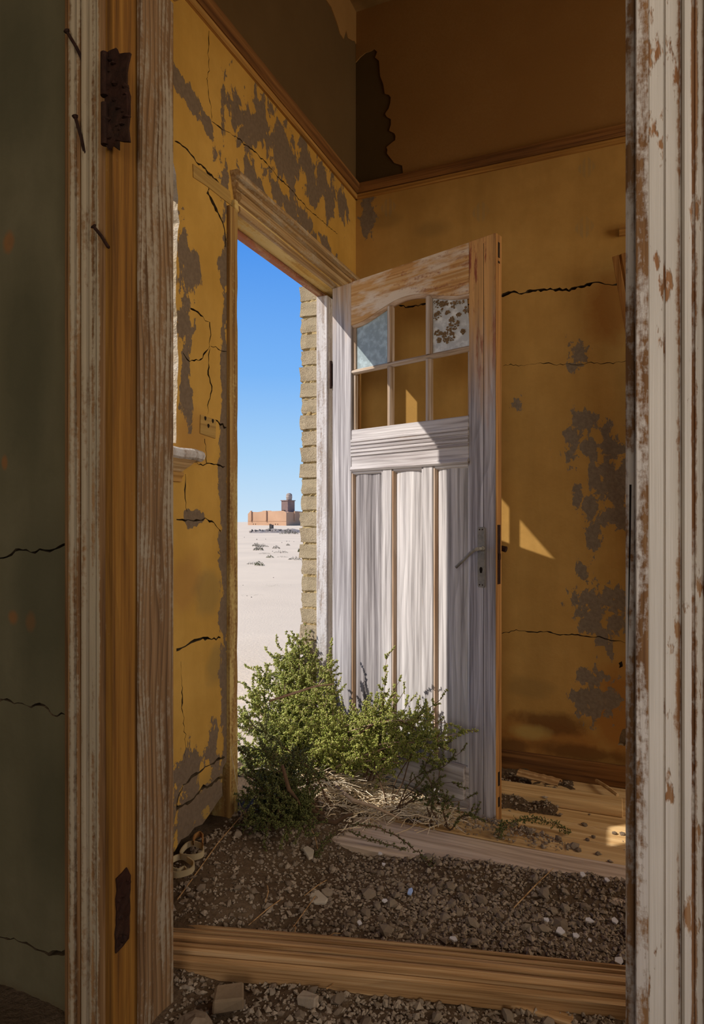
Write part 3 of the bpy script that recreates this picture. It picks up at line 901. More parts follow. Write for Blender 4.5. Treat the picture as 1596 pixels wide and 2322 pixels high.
cent = [(.545, 1.80, .012), (.565, 1.785, .018), (.60, 1.80, .02), (.62, 1.815, .02), (.605, 1.775, .016), (.66, 1.785, .01), (.585, 1.765, .01), (.55, 1.77, .008), (.675, 1.86, .012), (.655, 1.90, .012), (.62, 1.895, .014), (.56, 1.90, .02), (.535, 1.93, .012), (.545, 1.865, .016), (.59, 1.87, .008), (.64, 1.85, .008), (.61, 1.84, .01), (.585, 1.91, .012)]
for (u, z, r_) in cent:
    for k in range(int(9 + r_ * 900)):
        a, q_ = rnd.uniform(0, 6.28), r_ * math.sqrt(rnd.random()) * 1.15
        uu, zz = u + q_ * math.cos(a), z + q_ * math.sin(a) * .9
        if not (.526 < uu < .69 and 1.728 < zz < sc_(uu) - .016):
            continue
        cl.rock((uu, .0175, zz), rnd.uniform(.0022, .0058), rnd.randint(0, 999), .8, 1)
o = cl.build('dirt_crust', M['crust'], gp, fix=False)
o['kind'] = 'stuff'
# frieze rail with reeding
dbx(.113, .695, 1.296, 1.466).build('frieze_rail', M['door_x'], door, bevel=.003)
rp = []
for k in range(5):
    z = 1.352 + k * .0150
    rp += [(z, .0), (z + .003, -.0055), (z + .009, -.0055), (z + .0125, 0.)]
for k in range(5):
    z = 1.352 + k * .0150
    MB().sweep([(z, .0005), (z + .0025, -.0055), (z + .010, -.0055), (z + .0125, .0005)], lambda v, y, w, kk: (w, y, v), [.1135, .6945]).build('reed', M['door_x'], door)
MB().sweep([(1.288, .0), (1.288, -.004), (1.296, -.010), (1.306, -.006), (1.310, .0)], lambda v, y, w, kk: (w, y, v), [.1135, .6945]).build('rail_bead', M['door_x'], door)
# panels, muntins, bottom rail
for (u0, u1) in ((.284, .334), (.487, .537)):
    dbx(u0, u1, .17, 1.292, .0, .036).build('muntin', M['door_z'], door, bevel=.004)
for i, (u0, u1) in enumerate(((.113, .284), (.334, .487), (.537, .695))):
    w_ = u1 - u0
    stn = 14
    vs = []
    for k in range(stn + 1):
        t = k / stn
        y = .020 - .009 * min(1, math.sin(math.pi * t) * 2.2) + .0022 * math.cos(t * 6.3 * (1.5 if i == 0 else 1))
        for z in (.165, 1.292):
            vs.append((u0 + w_ * t, y, z))
    o2 = len(vs)
    vs += [(x, .030, z) for x, y, z in vs]
    fs = []
    for k in range(stn):
        a = 2 * k
        fs += [(a, a + 2, a + 3, a + 1), (o2 + a, o2 + a + 1, o2 + a + 3, o2 + a + 2), (a, o2 + a, o2 + a + 2, a + 2), (a + 1, a + 3, o2 + a + 3, o2 + a + 1)]
    fs += [(0, 1, o2 + 1, o2), (2 * stn, o2 + 2 * stn, o2 + 2 * stn + 1, 2 * stn + 1)]
    MB().add(vs, fs).build('panel', M['door_grey'] if i == 0 else M['door_z'], door, smooth=False)
    for s_, u in ((1, u0), (-1, u1)):
        MB().sweep([(u, .003), (u + s_ * .006, .003), (u + s_ * .011, .012), (u + s_ * .011, .02), (u, .02)], lambda a, y, w, k: (a, y, w), [.17, 1.290]).build('panel_bead', M['door_bead'] if s_ > 0 else M['door_z'], door)
    MB().sweep([(1.290, .003), (1.280, .003), (1.274, .012), (1.274, .02), (1.290, .02)], lambda v, y, w, k: (w, y, v), [u0, u1]).build('panel_bead', M['door_x'], door)
dbx(.113, .695, .0, .172).build('bottom_rail', M['door_x'], door, bevel=.003)
MB().prism([(.0, .05), (-.018, .052), (-.018, .16), (-.010, .178), (.0, .178)], lambda y, z, u: (u, y - .0005, z), .02, .684).build('weather_board', M['door_x'], door, bevel=.002)
# lock furniture
uc, z0, z1 = .749, .838, 1.056
prof = [(uc - .0155, z0 + .006), (uc - .011, z0), (uc + .011, z0), (uc + .0155, z0 + .006), (uc + .0155, z1 - .006), (uc + .011, z1), (uc - .011, z1), (uc - .0155, z1 - .006)]
pl = MB().prism(prof, lambda u, v, w: (u, w, v), -.0045, .0005).build('handle_plate', M['iron'], door, bevel=.001)
pl['label'] = 'tall worn iron handle plate'
for (du, z) in ((-.006, z0 + .009), (.006, z0 + .009), (-.006, z1 - .009), (.006, z1 - .009)):
    MB().prism([(uc + du + .0026 * math.cos(a), z + .0026 * math.sin(a)) for a in (k * math.pi / 4 for k in range(8))], lambda u, v, w: (u, w, v), -.0055, -.004).build('screw', M['rust'], pl)
kh = [(uc + .0055 * math.cos(a), .905 + .0065 * math.sin(a)) for a in (math.pi * (1.4 + 2.2 * 0 - k * .2) for k in range(9))]
MB().prism([(uc - .0035, .890), (uc + .0035, .890), (uc + .006, .902), (uc + .005, .909), (uc, .912), (uc - .005, .909), (uc - .006, .902)], lambda u, v, w: (u, w, v), -.0055, -.004).build('keyhole', M['dark'], pl)
hd = MB().tube([(.757, -.004, .979), (.757, -.016, .979)], .010, 14).tube([(.757, -.012, .979), (.757, -.040, .978)], .0068, 12)
hd.tube([(.759, -.041, .979), (.742, -.043, .973), (.728, -.044, .962), (.700, -.044, .936), (.668, -.044, .909)], [.0066, .0068, .0062, .0055, .0058], 10)
hd.build('door_handle', M['iron'], door, smooth=True)['label'] = 'slanting iron lever handle'
lc = MB().box((DW + .0008, .010, .852), (DW + .0025, .030, 1.064)).box((DW + .001, .014, .94), (DW + .006, .026, .962))
lc.build('lock_face', M['rust'], door)
MB().tube([(.757, DT, .979), (.757, DT + .03, .979)], .007, 10).tube([(.757, DT + .03, .979), (.785, DT + .034, .979), (.806, DT + .036, .974)], [.009, .010, .011], 10).build('rear_handle', M['rust'], door)
for z in (.28, 1.72):
    MB().tube([(-.004, -.004, z - .06), (-.004, -.004, z + .06)], .006, 8).box((-.003, -.0005, z - .05), (.0, .03, z + .05)).build('hinge', M['rust'], door)

# ------------------------------------------------------------------ near doorway: frame and casings
PROF = [(0, 0), (0, .012), (.003, .016), (.007, .016), (.0075, .008), (.011, .008), (.0115, .016), (.016, .019), (.0335, .019), (.034, .012), (.036, .012), (.0365, .019), (.053, .019), (.0535, .014), (.056, .014), (.057, .024), (.060, .028), (.066, .028), (.069, .024), (.0695, .016), (.073, .016), (.0735, .024), (.080, .027), (.0805, .020), (.083, .020), (.084, .030), (.090, .032), (.098, .032), (.104, .028), (.1045, .022), (.107, .022), (.108, .029), (.114, .026), (.114, 0)]
NZ = 2.36
lf = thing('trim_4', 'tall worn cream casing and orange jamb left of the near doorway', 'door frame', (0, 0, 0), kind='structure')
MB().sweep([(-.973 - a, 1.03 - b) for a, b in PROF], lambda u, v, w, k: (u, v, w), [-.06, 1.1, NZ]).build('casing', M['casing_left'], lf)
MB().box((-.985, 1.012, -.06), (-.9635, 1.165, 2.285)).build('jamb', M['frame_orange'], lf, bevel=.0015)
MB().box((-.9640, 1.078, -.06), (-.9495, 1.187, 2.257)).build('stop', M['stop_grain'], lf, bevel=.004)


def nz_(px, py):
    d = on_near(px, py, 1.01)
    return d[1]


rnd = random.Random(8)
# rusted hinges: the leaf let into the rebate, the knuckle on the casing edge
for (z0, z1, full) in ((1.832, 2.018, True), (.195, .355, False)):
    hinge = MB()
    if full:
        pts = jagged([(-.970, z0 + .004), (-.958, z0 - .006), (-.940, z0 + .006), (-.906, z0 - .004), (-.907, z0 + .09), (-.912, z0 + .11), (-.906, z1 - .012), (-.936, z1 - .008), (-.942, z1 + .006), (-.974, z1 + .004), (-.968, z1 - .03), (-.971, z0 + .1)], .012, .0016, 2)
        hinge.prism(pts, lambda x, z, y: (x, y + .003 * math.sin(z * 60), z), .994, .999)
        hinge.tube([(-.966, .992, z0 + .002), (-.966, .992, z0 + .085)], .0075, 10).tube([(-.9665, .992, z0 + .1), (-.9665, .992, z1)], .008, 10)
        hinge.box((-.968, .996, z0 + .01), (-.962, 1.03, z1 - .01))
        for k in range(16):
            hinge.rock((rnd.uniform(-.966, -.912), .993, rnd.uniform(z0 + .01, z1 - .01)), rnd.uniform(.004, .010), k, .5)
    else:
        pts = jagged([(1.016, z0), (1.056, z0 + .01), (1.058, z1 - .02), (1.05, z1), (1.02, z1 - .006)], .014, .002, 6)
        hinge.prism(pts, lambda y, z, x: (x, y, z), -.965, -.9600)
        for k in range(8):
            hinge.rock((-.960, rnd.uniform(1.02, 1.055), rnd.uniform(z0 + .01, z1 - .01)), rnd.uniform(.004, .008), k + 30, .8)
    hinge.build('hinge', M['rust'], lf)['label'] = 'black rusted hinge leaf'
rf = thing('trim_5', 'tall peeling white casing at the right of the near doorway', 'door frame', (0, 0, 0), kind='structure')
MB().sweep([(.0115 + a, 1.03 - b) for a, b in PROF], lambda u, v, w, k: (u, v, w), [-.06, 1.1, NZ]).build('casing', M['casing_right'], rf)
MB().box((.0095, 1.012, -.06), (.03, 1.165, 2.285)).build('jamb', M['frame_right'], rf, bevel=.0015)
MB().box((-.0042, 1.078, -.06), (.010, 1.187, 2.257)).build('stop', M['frame_right'], rf, bevel=.003)
sp2 = MB()
sp2.sweep([(0, 0), (.0022, .0006), (.0030, 0), (.0022, -.0006)], lambda u, v, w, k: (.0012 + u * (1, .9, .7, .35, .1)[k] - .0006 * k, 1.0776 + v, w), [1.135, 1.06, 1.0, .93, .86])
sp2.build('split', M['dark'], rf)
hf = thing('trim_6', 'worn wooden head lining over the near doorway', 'door frame', (0, 0, 0), kind='structure')
MB().box((-.9635, 1.012, 2.285), (.0095, 1.165, 2.305)).build('jamb', M['rail_light_x'], hf)
MB().box((-.9495, 1.078, 2.257), (-.0042, 1.187, 2.285)).build('stop', M['rail_light_x'], hf, bevel=.003)

# nails left in the casing
for (tip, head, lab) in (((190, 143), (151, 70), 'bent rusty nail, topmost of the three in the left casing'), ((194, 360), (170, 263), 'rusty nail sticking out of the left casing, middle of three'), ((243, 558), (212, 513), 'short rusty nail lowest of the three in the left casing')):
    a, b_ = on_near(*tip, 1.008), on_near(*head, .985)
    A, B_ = Vector((a[0], 1.009, a[1])), Vector((b_[0], .985, b_[1]))
    n = thing('nail', lab, 'nail', A, group='nails in the left casing')
    d = B_ - A
    MB().tube([Vector((.002, .008, -.003)), Vector((0, 0, 0)), d * .5 + Vector((.0015, 0, .001)), d * .96], [.003, .0034, .0034, .0034], 7).build('shank', M['rust'], n)
    dn = d.normalized()
    MB().tube([d * .95, d + dn * .0005, d + dn * .002], [.0045, .0066, .0045], 9).build('head', M['rust'], n)

# ------------------------------------------------------------------ window sill at the left
ws_r = thing('window_1', 'broken masonry window with a moulded wooden sill beside the doorway', 'window', (X_IN, 1.3, 1.26), kind='structure')
sp = on_left(460, 1020, -1.15)
MB().sweep([(-.10, .028), (.034, .028), (.044, .022), (.047, .012), (.043, .002), (.032, -.004), (-.10, -.004)], lambda u, v, w, k: (u, w, v + (0.002 * math.sin(w * 60))), [-.13, -.05, .0, .06, .12, .18, .25, .277, .284]).build('sill', M['jamb_white'], ws_r)
MB().sweep([(-.0, -.004), (.034, -.004), (.030, -.020), (.018, -.034), (.018, -.040), (0, -.040)], lambda u, v, w, k: (u, w if k == 0 else w + v * 1.2, v), [-.13, .262]).build('apron_moulding', M['head_y'], ws_r)
MB().sweep([(-.0, -.040), (.014, -.040), (.014, -.05), (.008, -.056), (.008, -.068), (0, -.068)], lambda u, v, w, k: (u, w, v), [-.13, .225]).build('apron_fillet', M['rail_light_y'], ws_r)


# ------------------------------------------------------------------ floor
def ss(a, b, t):
    t = max(0., min(1., (t - a) / (b - a)))
    return t * t * (3 - 2 * t)


def board_edge(x):
    return 1.972 + .075 * ss(-.6, 0., x) + .006 * noise.noise(Vector((x * 12, 5.5, 0)))


def heap_z(x, y):
    return .045 * math.exp(-(((x + .42) / .13) ** 2 + ((y - 2.25) / .05) ** 2)) + .03 * math.exp(-(((x + .27) / .08) ** 2 + ((y - 2.225) / .03) ** 2))


def gz(x, y):
    n1 = noise.noise(Vector((x * 5, y * 5, 0)))
    n2 = noise.noise(Vector((x * 16, y * 16, 4)))
    z = -.022 + .012 * n1 + .006 * n2
    left = ss(-.80, -1.2, x)
    z += .135 * left * (.35 + .65 * ss(1.25, 1.55, y))
    yb = board_edge(x)
    z += .046 * ss(-.85, -.45, x) * ss(yb - .12, yb - .02, y) * (1 - ss(yb, yb + .045, y))
    if y > 1.9:
        k = ss(yb, yb + .045, y)
        dirt = ss(-.72, -.88, x)
        board = -.055 * (1 - dirt)
        heap = 0.
        back = .084 * ss(2.40, 2.50, y + .10 * n1 + .05 * n2 - .05 * ss(-.3, 0, x)) * (1 - .6 * ss(-.35, .05, x))
        mid = .08 * ss(-.52, -.62, x) * ss(2.15, 2.2, y)
        z += k * (board + (1 - dirt) * (max(heap, back, mid) * (1 + .12 * noise.noise(Vector((x * 34, y * 34, 1)))) + .016 * n2 + .008 * noise.noise(Vector((x * 60, y * 60, 2))))) + k * dirt * .012
    return z


fl = thing('floor', 'rubble-strewn hall floor with bare boards at the back', 'floor', (0, 0, 0), kind='structure')
nx, ny = 230, 124
gx = lambda i: -1.42 + i * (3.85 / nx)
gy = lambda j: .55 + j * (2.32 / ny)
vs = [(gx(i), gy(j), gz(gx(i), gy(j)) + random.uniform(-.0025, .0025)) for j in range(ny + 1) for i in range(nx + 1)]
fs = [(j * (nx + 1) + i, j * (nx + 1) + i + 1, (j + 1) * (nx + 1) + i + 1, (j + 1) * (nx + 1) + i) for j in range(ny) for i in range(nx)]
MB().add(vs, fs).build('rubble_bed', M['dirt'], fl, fix=False, smooth=True)
y = 2.184
k = 0
while y < 2.80:
    w_ = (.125, .118, .13, .12, .122)[k % 5]
    MB().box((-1.15, y, -.028), (2.38, min(y + w_ - .003, 2.815), random.uniform(-.003, .001))).build('plank', M['plank_x'], fl, bevel=.0015)
    y += w_
    k += 1
tag(MB().box((-1.33, -3.0, -.12), (1.6, .6, -.05)).build('floor_front_room', M['dirt']), 'dirt floor of the front room, out of view', 'floor', kind='structure')

# wide threshold board in front of the planks
a_, b_ = Vector((-.97, 2.05, .004)), Vector((.62, 2.095, .004))
tb = thing('threshold_board', 'wide greyish floor board lying across the hall in front of the bare planks', 'board', (-.2, 2.072, 0), math.radians(.5))
MB().sweep([(-.105, -.026), (.102, -.026), (.105, .002), (.09, .006), (-.095, .003), (-.105, -.004)], lambda v, z, w, k: (w, v + .002 * math.sin(w * 5), z + .002 * math.sin(w * 7)), [-.80 + i * .1 for i in range(17)]).build('board', M['board_x'], tb)
c = on_floor(1065, 1925, .006) - tb.location
# fallen moulding across the foreground
FA, FB = on_floor(402, 2147, .01), on_floor(1420, 2242, .01)
dv = FB - FA
ang = math.atan2(dv.y, dv.x)
fm = thing('fallen_moulding', 'long fallen wooden door moulding lying across the rubble in the foreground', 'moulding', (FA.x, FA.y, 0), ang)
FP = [(-.060, -.018), (.060, -.018), (.060, .013), (.050, .015), (.049, .006), (.044, .006), (.043, .013), (.029, .016), (.028, .007), (.023, .007), (.022, .014), (.0, .0185), (-.009, .017), (-.010, .008), (-.016, .008), (-.017, .015), (-.030, .018), (-.043, .014), (-.044, .006), (-.049, .006), (-.050, .010), (-.060, .006)]
MB().sweep(FP, lambda v, z, w, k: (w, v + .004 * math.sin(w * 3), z * 1.7 + .004 + .005 * math.sin(w * 2.3 + 1)), [-.10 + i * .1 for i in range(20)]).build('moulded_strip', M['mould_x'], fm)
for (px, py) in ((420, 2155), (640, 2160), (700, 2195), (1160, 2225), (1245, 2250)):
    p = on_floor(px, py, .015) - fm.location
    p = Matrix.Rotation(-ang, 3, 'Z') @ p
    MB().rock((p.x, p.y, .0135), .0055, int(px), .25, 1).build('nail_stain', M['rust'], fm)
# round-edged batten at the back with a curl of bark and a stick
BA, BB = on_floor(1100, 1775, .03), on_floor(1412, 1822, .03)
dv = BB - BA
bt = thing('wooden_batten', 'thick wooden batten lying on the planks near the back wall', 'batten', (BA.x - .1, BA.y - .004, .012), math.atan2(dv.y, dv.x))
L_ = dv.length + .1
MB().sweep([(-.055, -.012), (.055, -.012), (.058, .014), (.045, .021), (-.035, .021), (-.052, .014), (-.058, .0)], lambda v, z, w, k: (w, v, z), [0, L_ * .5, L_]).build('batten', M['plank_x'], bt, bevel=.003)
p = on_floor(1222, 1760, .045)
bk = thing('bark_curl', 'curved piece of bark lying on the batten by the back wall', 'bark', p, -.25)
arc = [(-.028 + .056 * i / 8, -.008 + .018 * math.sin(math.pi * i / 8)) for i in range(9)]
arc = arc + [(v * .9, z - .005) for v, z in reversed(arc)]
MB().sweep(arc, lambda v, z, w, k: (w, v, z + random.uniform(-.002, .002)), [-.085 + i * .017 for i in range(11)]).build('curl', M['mould_x'], bk)
a_, b_ = on_floor(1352, 1770, .02), on_floor(1400, 1803, .03)
tag(MB().tube([a_, a_.lerp(b_, .5) + Vector((0, 0, .002)), b_], [.007, .008, .007], 6).build('stick', M['plank_x']), 'short pale stick lying on dirt behind the batten', 'stick')
# board hanging at a slant by the right casing, and the head of a further door
A, B_ = Vector((-.060, 2.765, 2.125)), Vector((.285, 2.77, .0))
d = (B_ - A).normalized()
sd_ = Vector((d.z, 0, -d.x)) * -1
lb = thing('leaning_board', 'narrow grooved board leaning at a slant against the back wall beside the white casing', 'board', (B_.x, B_.y, 0))
LP = [(0, 0), (0, .012), (.022, .014), (.026, .010), (.030, .010), (.034, .016), (.048, .016), (.054, .010), (.10, .012), (.11, 0)]
MB().sweep(LP, lambda u, v, w, k: A + d * w + sd_ * u + Vector((0, -v, 0)) - lb.location, [0., 1.1, (B_ - A).length]).build('board', M['orange_z'], lb)
for o_ in ():
    pass
tag(MB().sweep([(0, 0), (.016, 0), (.026, .02), (.026, .035), (0, .035)], lambda u, v, w, k: (w, Y_B - u, 2.235 + v), [-.035, .95]).build('trim_7', M['rail_light_x']), 'short wooden ledge on the back wall above the leaning board', 'ledge', kind='structure')

# ------------------------------------------------------------------ rubble: gravel, stones, shards
ICO = bmesh.new()
bmesh.ops.create_icosphere(ICO, subdivisions=1, radius=1)
IV = np.array([v.co[:] for v in ICO.verts])
ICO.verts.index_update()
IF = np.array([[v.index for v in f.verts] for f in ICO.faces])
ICO.free()
O12 = np.array([[0, 0, 1], [.9, 0, .1], [.1, .9, 0], [-.9, .1, .1], [0, -.9, -.1], [0, 0, -1.]])
OF = np.array([[0, 1, 2], [0, 2, 3], [0, 3, 4], [0, 4, 1], [5, 2, 1], [5, 3, 2], [5, 4, 3], [5, 1, 4]])


def in_gravel(x, y, r):
    if x < -1.19 or x > .45 or y < .95 or y > 2.80:
        return 0
    if y < 1.21 and not (-.94 < x < -.01):
        return 0
    if y < board_edge(x) + .01 or (y < 2.03 and x < -.9):
        # left part is finer earth, right part is gravel
        return .45 + .55 * ss(-.9, -.5, x)
    if heap_z(x, y) > .006 and y > 2.185:
        return 1.
    z = gz(x, y)
    return 1. if z > .001 else (.006 if x > -.6 and y > 2.19 else (.3 if x < -.6 and y > 2.2 else 0))


def moulding_clear(x, y, r):
    p = Matrix.Rotation(-ang, 3, 'Z') @ Vector((x - FA.x, y - FA.y, 0))
    return not (-.12 < p.x < 1.9 and abs(p.y) < .056 + r)


rng = np.random.default_rng(4)
V, Fc, cnt, off = [], [], 0, 0
tries = 0
while cnt < 24000 and tries < 200000:
    tries += 1
    x, y = rng.uniform(-1.19, .3), (rng.uniform(.95, 2.05) if rng.random() < .78 else rng.uniform(2.05, 2.78))
    r = float(np.clip(rng.lognormal(-5.30, .40), .0022, .0125))
    if rng.random() > in_gravel(x, y, r):
        continue
    if not moulding_clear(x, y, r * .6):
        continue
    j = rng.uniform(.6, 1.25, (6, 1))
    q_ = Matrix.Rotation(rng.uniform(0, 6.3), 3, 'Z') @ Matrix.Rotation(rng.uniform(-.7, .7), 3, 'X')
    sc_v = np.array([r * rng.uniform(.8, 1.4), r * rng.uniform(.7, 1.1), r * rng.uniform(.5, .9)])
    P = (O12 * j * sc_v) @ np.array(q_).T + np.array([x, y, max(gz(x, y), (heap_z(x, y) * rng.uniform(0, 1) if y > 2.18 and x > -.62 else -9)) + r * .25])
    V.append(P)
    Fc.append(OF + off)
    off += 6
    cnt += 1
me = bpy.data.meshes.new('gravel')
me.from_pydata(np.concatenate(V).tolist(), [], np.concatenate(Fc).tolist())
me.materials.append(M['pebble'])
tag(put('gravel', me), 'fine grey-brown gravel and earth spread over the hall floor', 'gravel', kind='stuff')

st_var = []
for s_ in range(9):
    st_var.append(MB().rock((0, 0, 0), 1., s_ * 5 + 2, .62, 1, .5).mesh('stone', M['stone']))
rnd = random.Random(21)
placed = []
n_st, tries = 0, 0
while n_st < 285 and tries < 20000:
    tries += 1
    x, y = rnd.uniform(-1.12, .12), rnd.uniform(.98, 1.97)
    v = Vector((x, y))
    depth = -sn * x + cs * y
    lat = cs * x + sn * y
    if depth < .9 or not (-.30 < lat / depth < .44):
        continue
    if y < 1.2 and not (-.9 < x < -.03):
        continue
    r = rnd.choice((.010, .011, .012, .013, .014, .016, .018, .022)) * rnd.uniform(.75, 1.05)
    if x < -.75:
        r *= .8
    if not moulding_clear(x, y, r) or any((v - p).length < (r + q_) * .95 for p, q_ in placed):
        continue
    placed.append((v, r))
    o = put('stone', st_var[n_st % 9], None, (x, y, gz(x, y) + r * .30), (rnd.uniform(-.5, .5), rnd.uniform(-.5, .5), rnd.uniform(0, 6.3)))
    o.scale = (r, r, r)
    q_ = Matrix.Rotation(-ang, 3, 'Z') @ Vector((x - FA.x, y - FA.y, 0))
    if q_.y < 0:
        zone = ('in front of the fallen moulding by the left jamb', 'in front of the fallen moulding, middle of the doorway', 'in front of the fallen moulding by the white casing')[(x > -.75) + (x > -.35)]
    elif x < -.78:
        zone = 'in the earth below the cracked wall and shrub'
    elif y < 1.80 - .1 * x:
        zone = ('just behind the fallen moulding, left of the white casing', 'just behind the middle of the fallen moulding')[x < -.35]
    else:
        zone = ('on the gravel just below the grey board, near the white casing', 'on the gravel just below the grey board, near the shrub')[x < -.4]
    size = 'bigger' if r > .0155 else ('mid-sized' if r > .0115 else 'small')
    tag(o, size + ' loose stone ' + zone, 'stone', 'loose stones ' + zone)
    n_st += 1


def flat_piece(name, px_pts, z, th, mat, label, cat, tilt=0, group=None, real=None):
    pts = [on_floor(x, y, z) for x, y in px_pts]
    c = sum(pts, Vector()) / len(pts)
    zz = (gz(c.x, c.y) + .008) if real is None else real
    pts = [on_floor(x, y, zz) for x, y in px_pts]
    c = sum(pts, Vector()) / len(pts)
    vs = MB().prism([(p.x - c.x, p.y - c.y) for p in pts], lambda u, v, w: (u, v, w + tilt * v), -th, th * .6)
    o = vs.build(name, mat, None, c, bevel=min(th * .3, .003))
    return tag(o, label, cat, group)


flat_piece('plaster_shard', [(701, 2033), (707, 2026), (722, 2024), (744, 2040), (738, 2046), (702, 2044)], 0, .006, M['pale'], 'flat pale plaster shard lying alone in the middle of the rubble', 'shard', .25)
p = on_floor(520, 2238, .03)
bf = thing('brick_fragment', 'broken tan brick lying in front of the fallen moulding at left', 'brick', (p.x, p.y, .0), .55)
MB().box((-.034, -.026, -.010), (.034, .028, .020), 0, .004).build('block', rough_mat('tan_brick', (.215, .15, .09), (.28, .2, .125), 50., .4, .003), bf, bevel=.004)
p = on_floor(425, 2312, .02)
tag(MB().rock((0, 0, 0), .042, 5, .55, 2, .4).build('broken_block', M['stone'], None, (p.x + .02, p.y + .0, .0)), 'worn stone block at the foot of the left jamb, bottom of the picture', 'stone')
p = on_floor(700, 2262, .0)
tag(MB().box((-.022, -.014, -.012), (.022, .014, .014), 0, .004).build('broken_block', M['stone'], None, (p.x, p.y, gz(p.x, p.y) + .008), bevel=.003), 'small grey block on the rubble right of the tan brick', 'stone')
shards = [((872, 2050), .008), ((1028, 2137), .010), ((1012, 2164), .009), ((1133, 2173), .007), ((1240, 2092), .009), ((1270, 2117), .012), ((1305, 2124), .009), ((1337, 2134), .007), ((1335, 2092), .012), ((1393, 2091), .012), ((1402, 2181), .013), ((1320, 2023), .010), ((862, 1945), .008), ((815, 2094), .008), ((1376, 2034), .008), ((870, 1970), .008)]
CHIP = ['white chip on the gravel left of the blue chip, middle of the floor', 'larger white chip just behind the middle of the fallen moulding', 'white chip at the edge of the fallen moulding, left of the larger one',
        'white chip touching the fallen moulding right of its middle', 'white chip on the gravel right of centre, far from the others', 'round white chip left in the row of chips before the white casing',
        'white chip in the middle of the row before the white casing', 'small white chip at the right of the row before the white casing', 'flat white chip above the row of chips before the white casing',
        'white chip on the gravel closest to the white casing', 'white chip low on the gravel between the white casing and the fallen moulding', 'white chip below the grey board near its right end', 'white chip just below the left end of the grey board',
        'white chip in the middle of the gravel below the blue chip', 'white chip below the grey board, nearest the white casing', 'white chip on the gravel a hand below the left end of the grey board']
for i, (p, r) in enumerate(shards):
    P = on_floor(*p, -.015)
    rr = random.Random(i)
    poly = [(r * rr.uniform(.6, 1.2) * math.cos(a), r * rr.uniform(.6, 1.2) * .8 * math.sin(a)) for a in (k * 1.2566 + rr.uniform(-.3, .3) for k in range(5))]
    o = MB().prism(poly, lambda u, v, w: (u, v, w + .35 * v), -.0018, .0018).build('white_shard', M['white'], None, (P.x, P.y, gz(P.x, P.y) + .014))
    tag(o, CHIP[i], 'chip', 'white chips on the gravel')
P = on_floor(930, 2024, -.01)
tag(MB().prism([(-.006, -.008), (.005, -.009), (.007, .004), (.002, .010), (-.006, .005)], lambda u, v, w: (u, v, w + .5 * v), -.002, .002).build('blue_chip', M['blue'], None, (P.x, P.y, gz(P.x, P.y) + .014)), 'small bright blue chip on the gravel', 'chip')
# larger stones on the bare planks
PST = ['biggest dark stone on the planks beyond the grey board', 'stone touching the right of the biggest stone on the planks', 'stone touching the left of the biggest stone on the planks', 'dark stone at the right end of the gravel heap on the planks',
       'left one of two stones in the middle of the planks', 'right one of two stones in the middle of the planks', 'left stone lying in the small patch of sunlight', 'right stone in the small patch of sunlight by the white casing',
       'stone at the near edge of the small patch of sunlight', 'stone on the planks just beyond the patch of sunlight', 'lone stone on top of the grey board', 'stone on the gravel heap nearest the green sprig', 'middle stone on the gravel heap by the door foot', 'leftmost stone on the gravel heap by the door foot']
for i, (p, r) in enumerate((((1300, 1918), .016), ((1311, 1926), .011), ((1290, 1917), .012), ((1265, 1900), .014), ((1332, 1902), .009), ((1345, 1896), .009), ((1393, 1888), .009), ((1412, 1890), .009), ((1355, 1934), .010), ((1325, 1868), .010), ((1378, 1998), .012), ((1200, 1885), .014), ((1218, 1892), .012), ((1190, 1880), .012))):
    P = on_floor(*p, .006)
    o = put('plank_stone', st_var[(i * 2) % 9], None, (P.x, P.y, max(gz(P.x, P.y), 0) + r * .4), (0, 0, i))
    o.scale = (r, r, r)
    tag(o, PST[i], 'stone', 'stones on the bare planks')
P = on_floor(1252, 1809, .01)
tag(MB().box((-.035, -.008, -.006), (.035, .008, .008), 0, .002).build('wood_offcut', M['plank_x'], None, (P.x, P.y, .012), bevel=.002), 'small pale wood offcut in front of the batten', 'offcut')

flat_piece('plaster_shard', [(686, 1926), (697, 1922), (712, 1930), (709, 1942), (700, 1944)], 0, .005, M['pale'], 'pale plaster shard just below the hanging sprig', 'shard', .2)
flat_piece('flat_stone', [(818, 2146), (836, 2136), (856, 2138), (872, 2150), (850, 2156), (824, 2154)], 0, .008, M['stone'], 'flat stone half under the fallen moulding, middle of the picture', 'stone', .1)
P = on_floor(1228, 2298, -.02)
tag(MB().box((-.070, -.016, -.012), (.070, .016, .004), 0, .004).build('buried_board', M['mould_x'], None, (P.x, P.y, gz(P.x, P.y) + .002), bevel=.002), 'short reddish board half buried in front of the fallen moulding', 'board')
# straps by the foot of the cracked wall
sp_ = lambda pts, z: [on_floor(390 + x * .155, 1640 + y * .155, z) for x, y in pts]


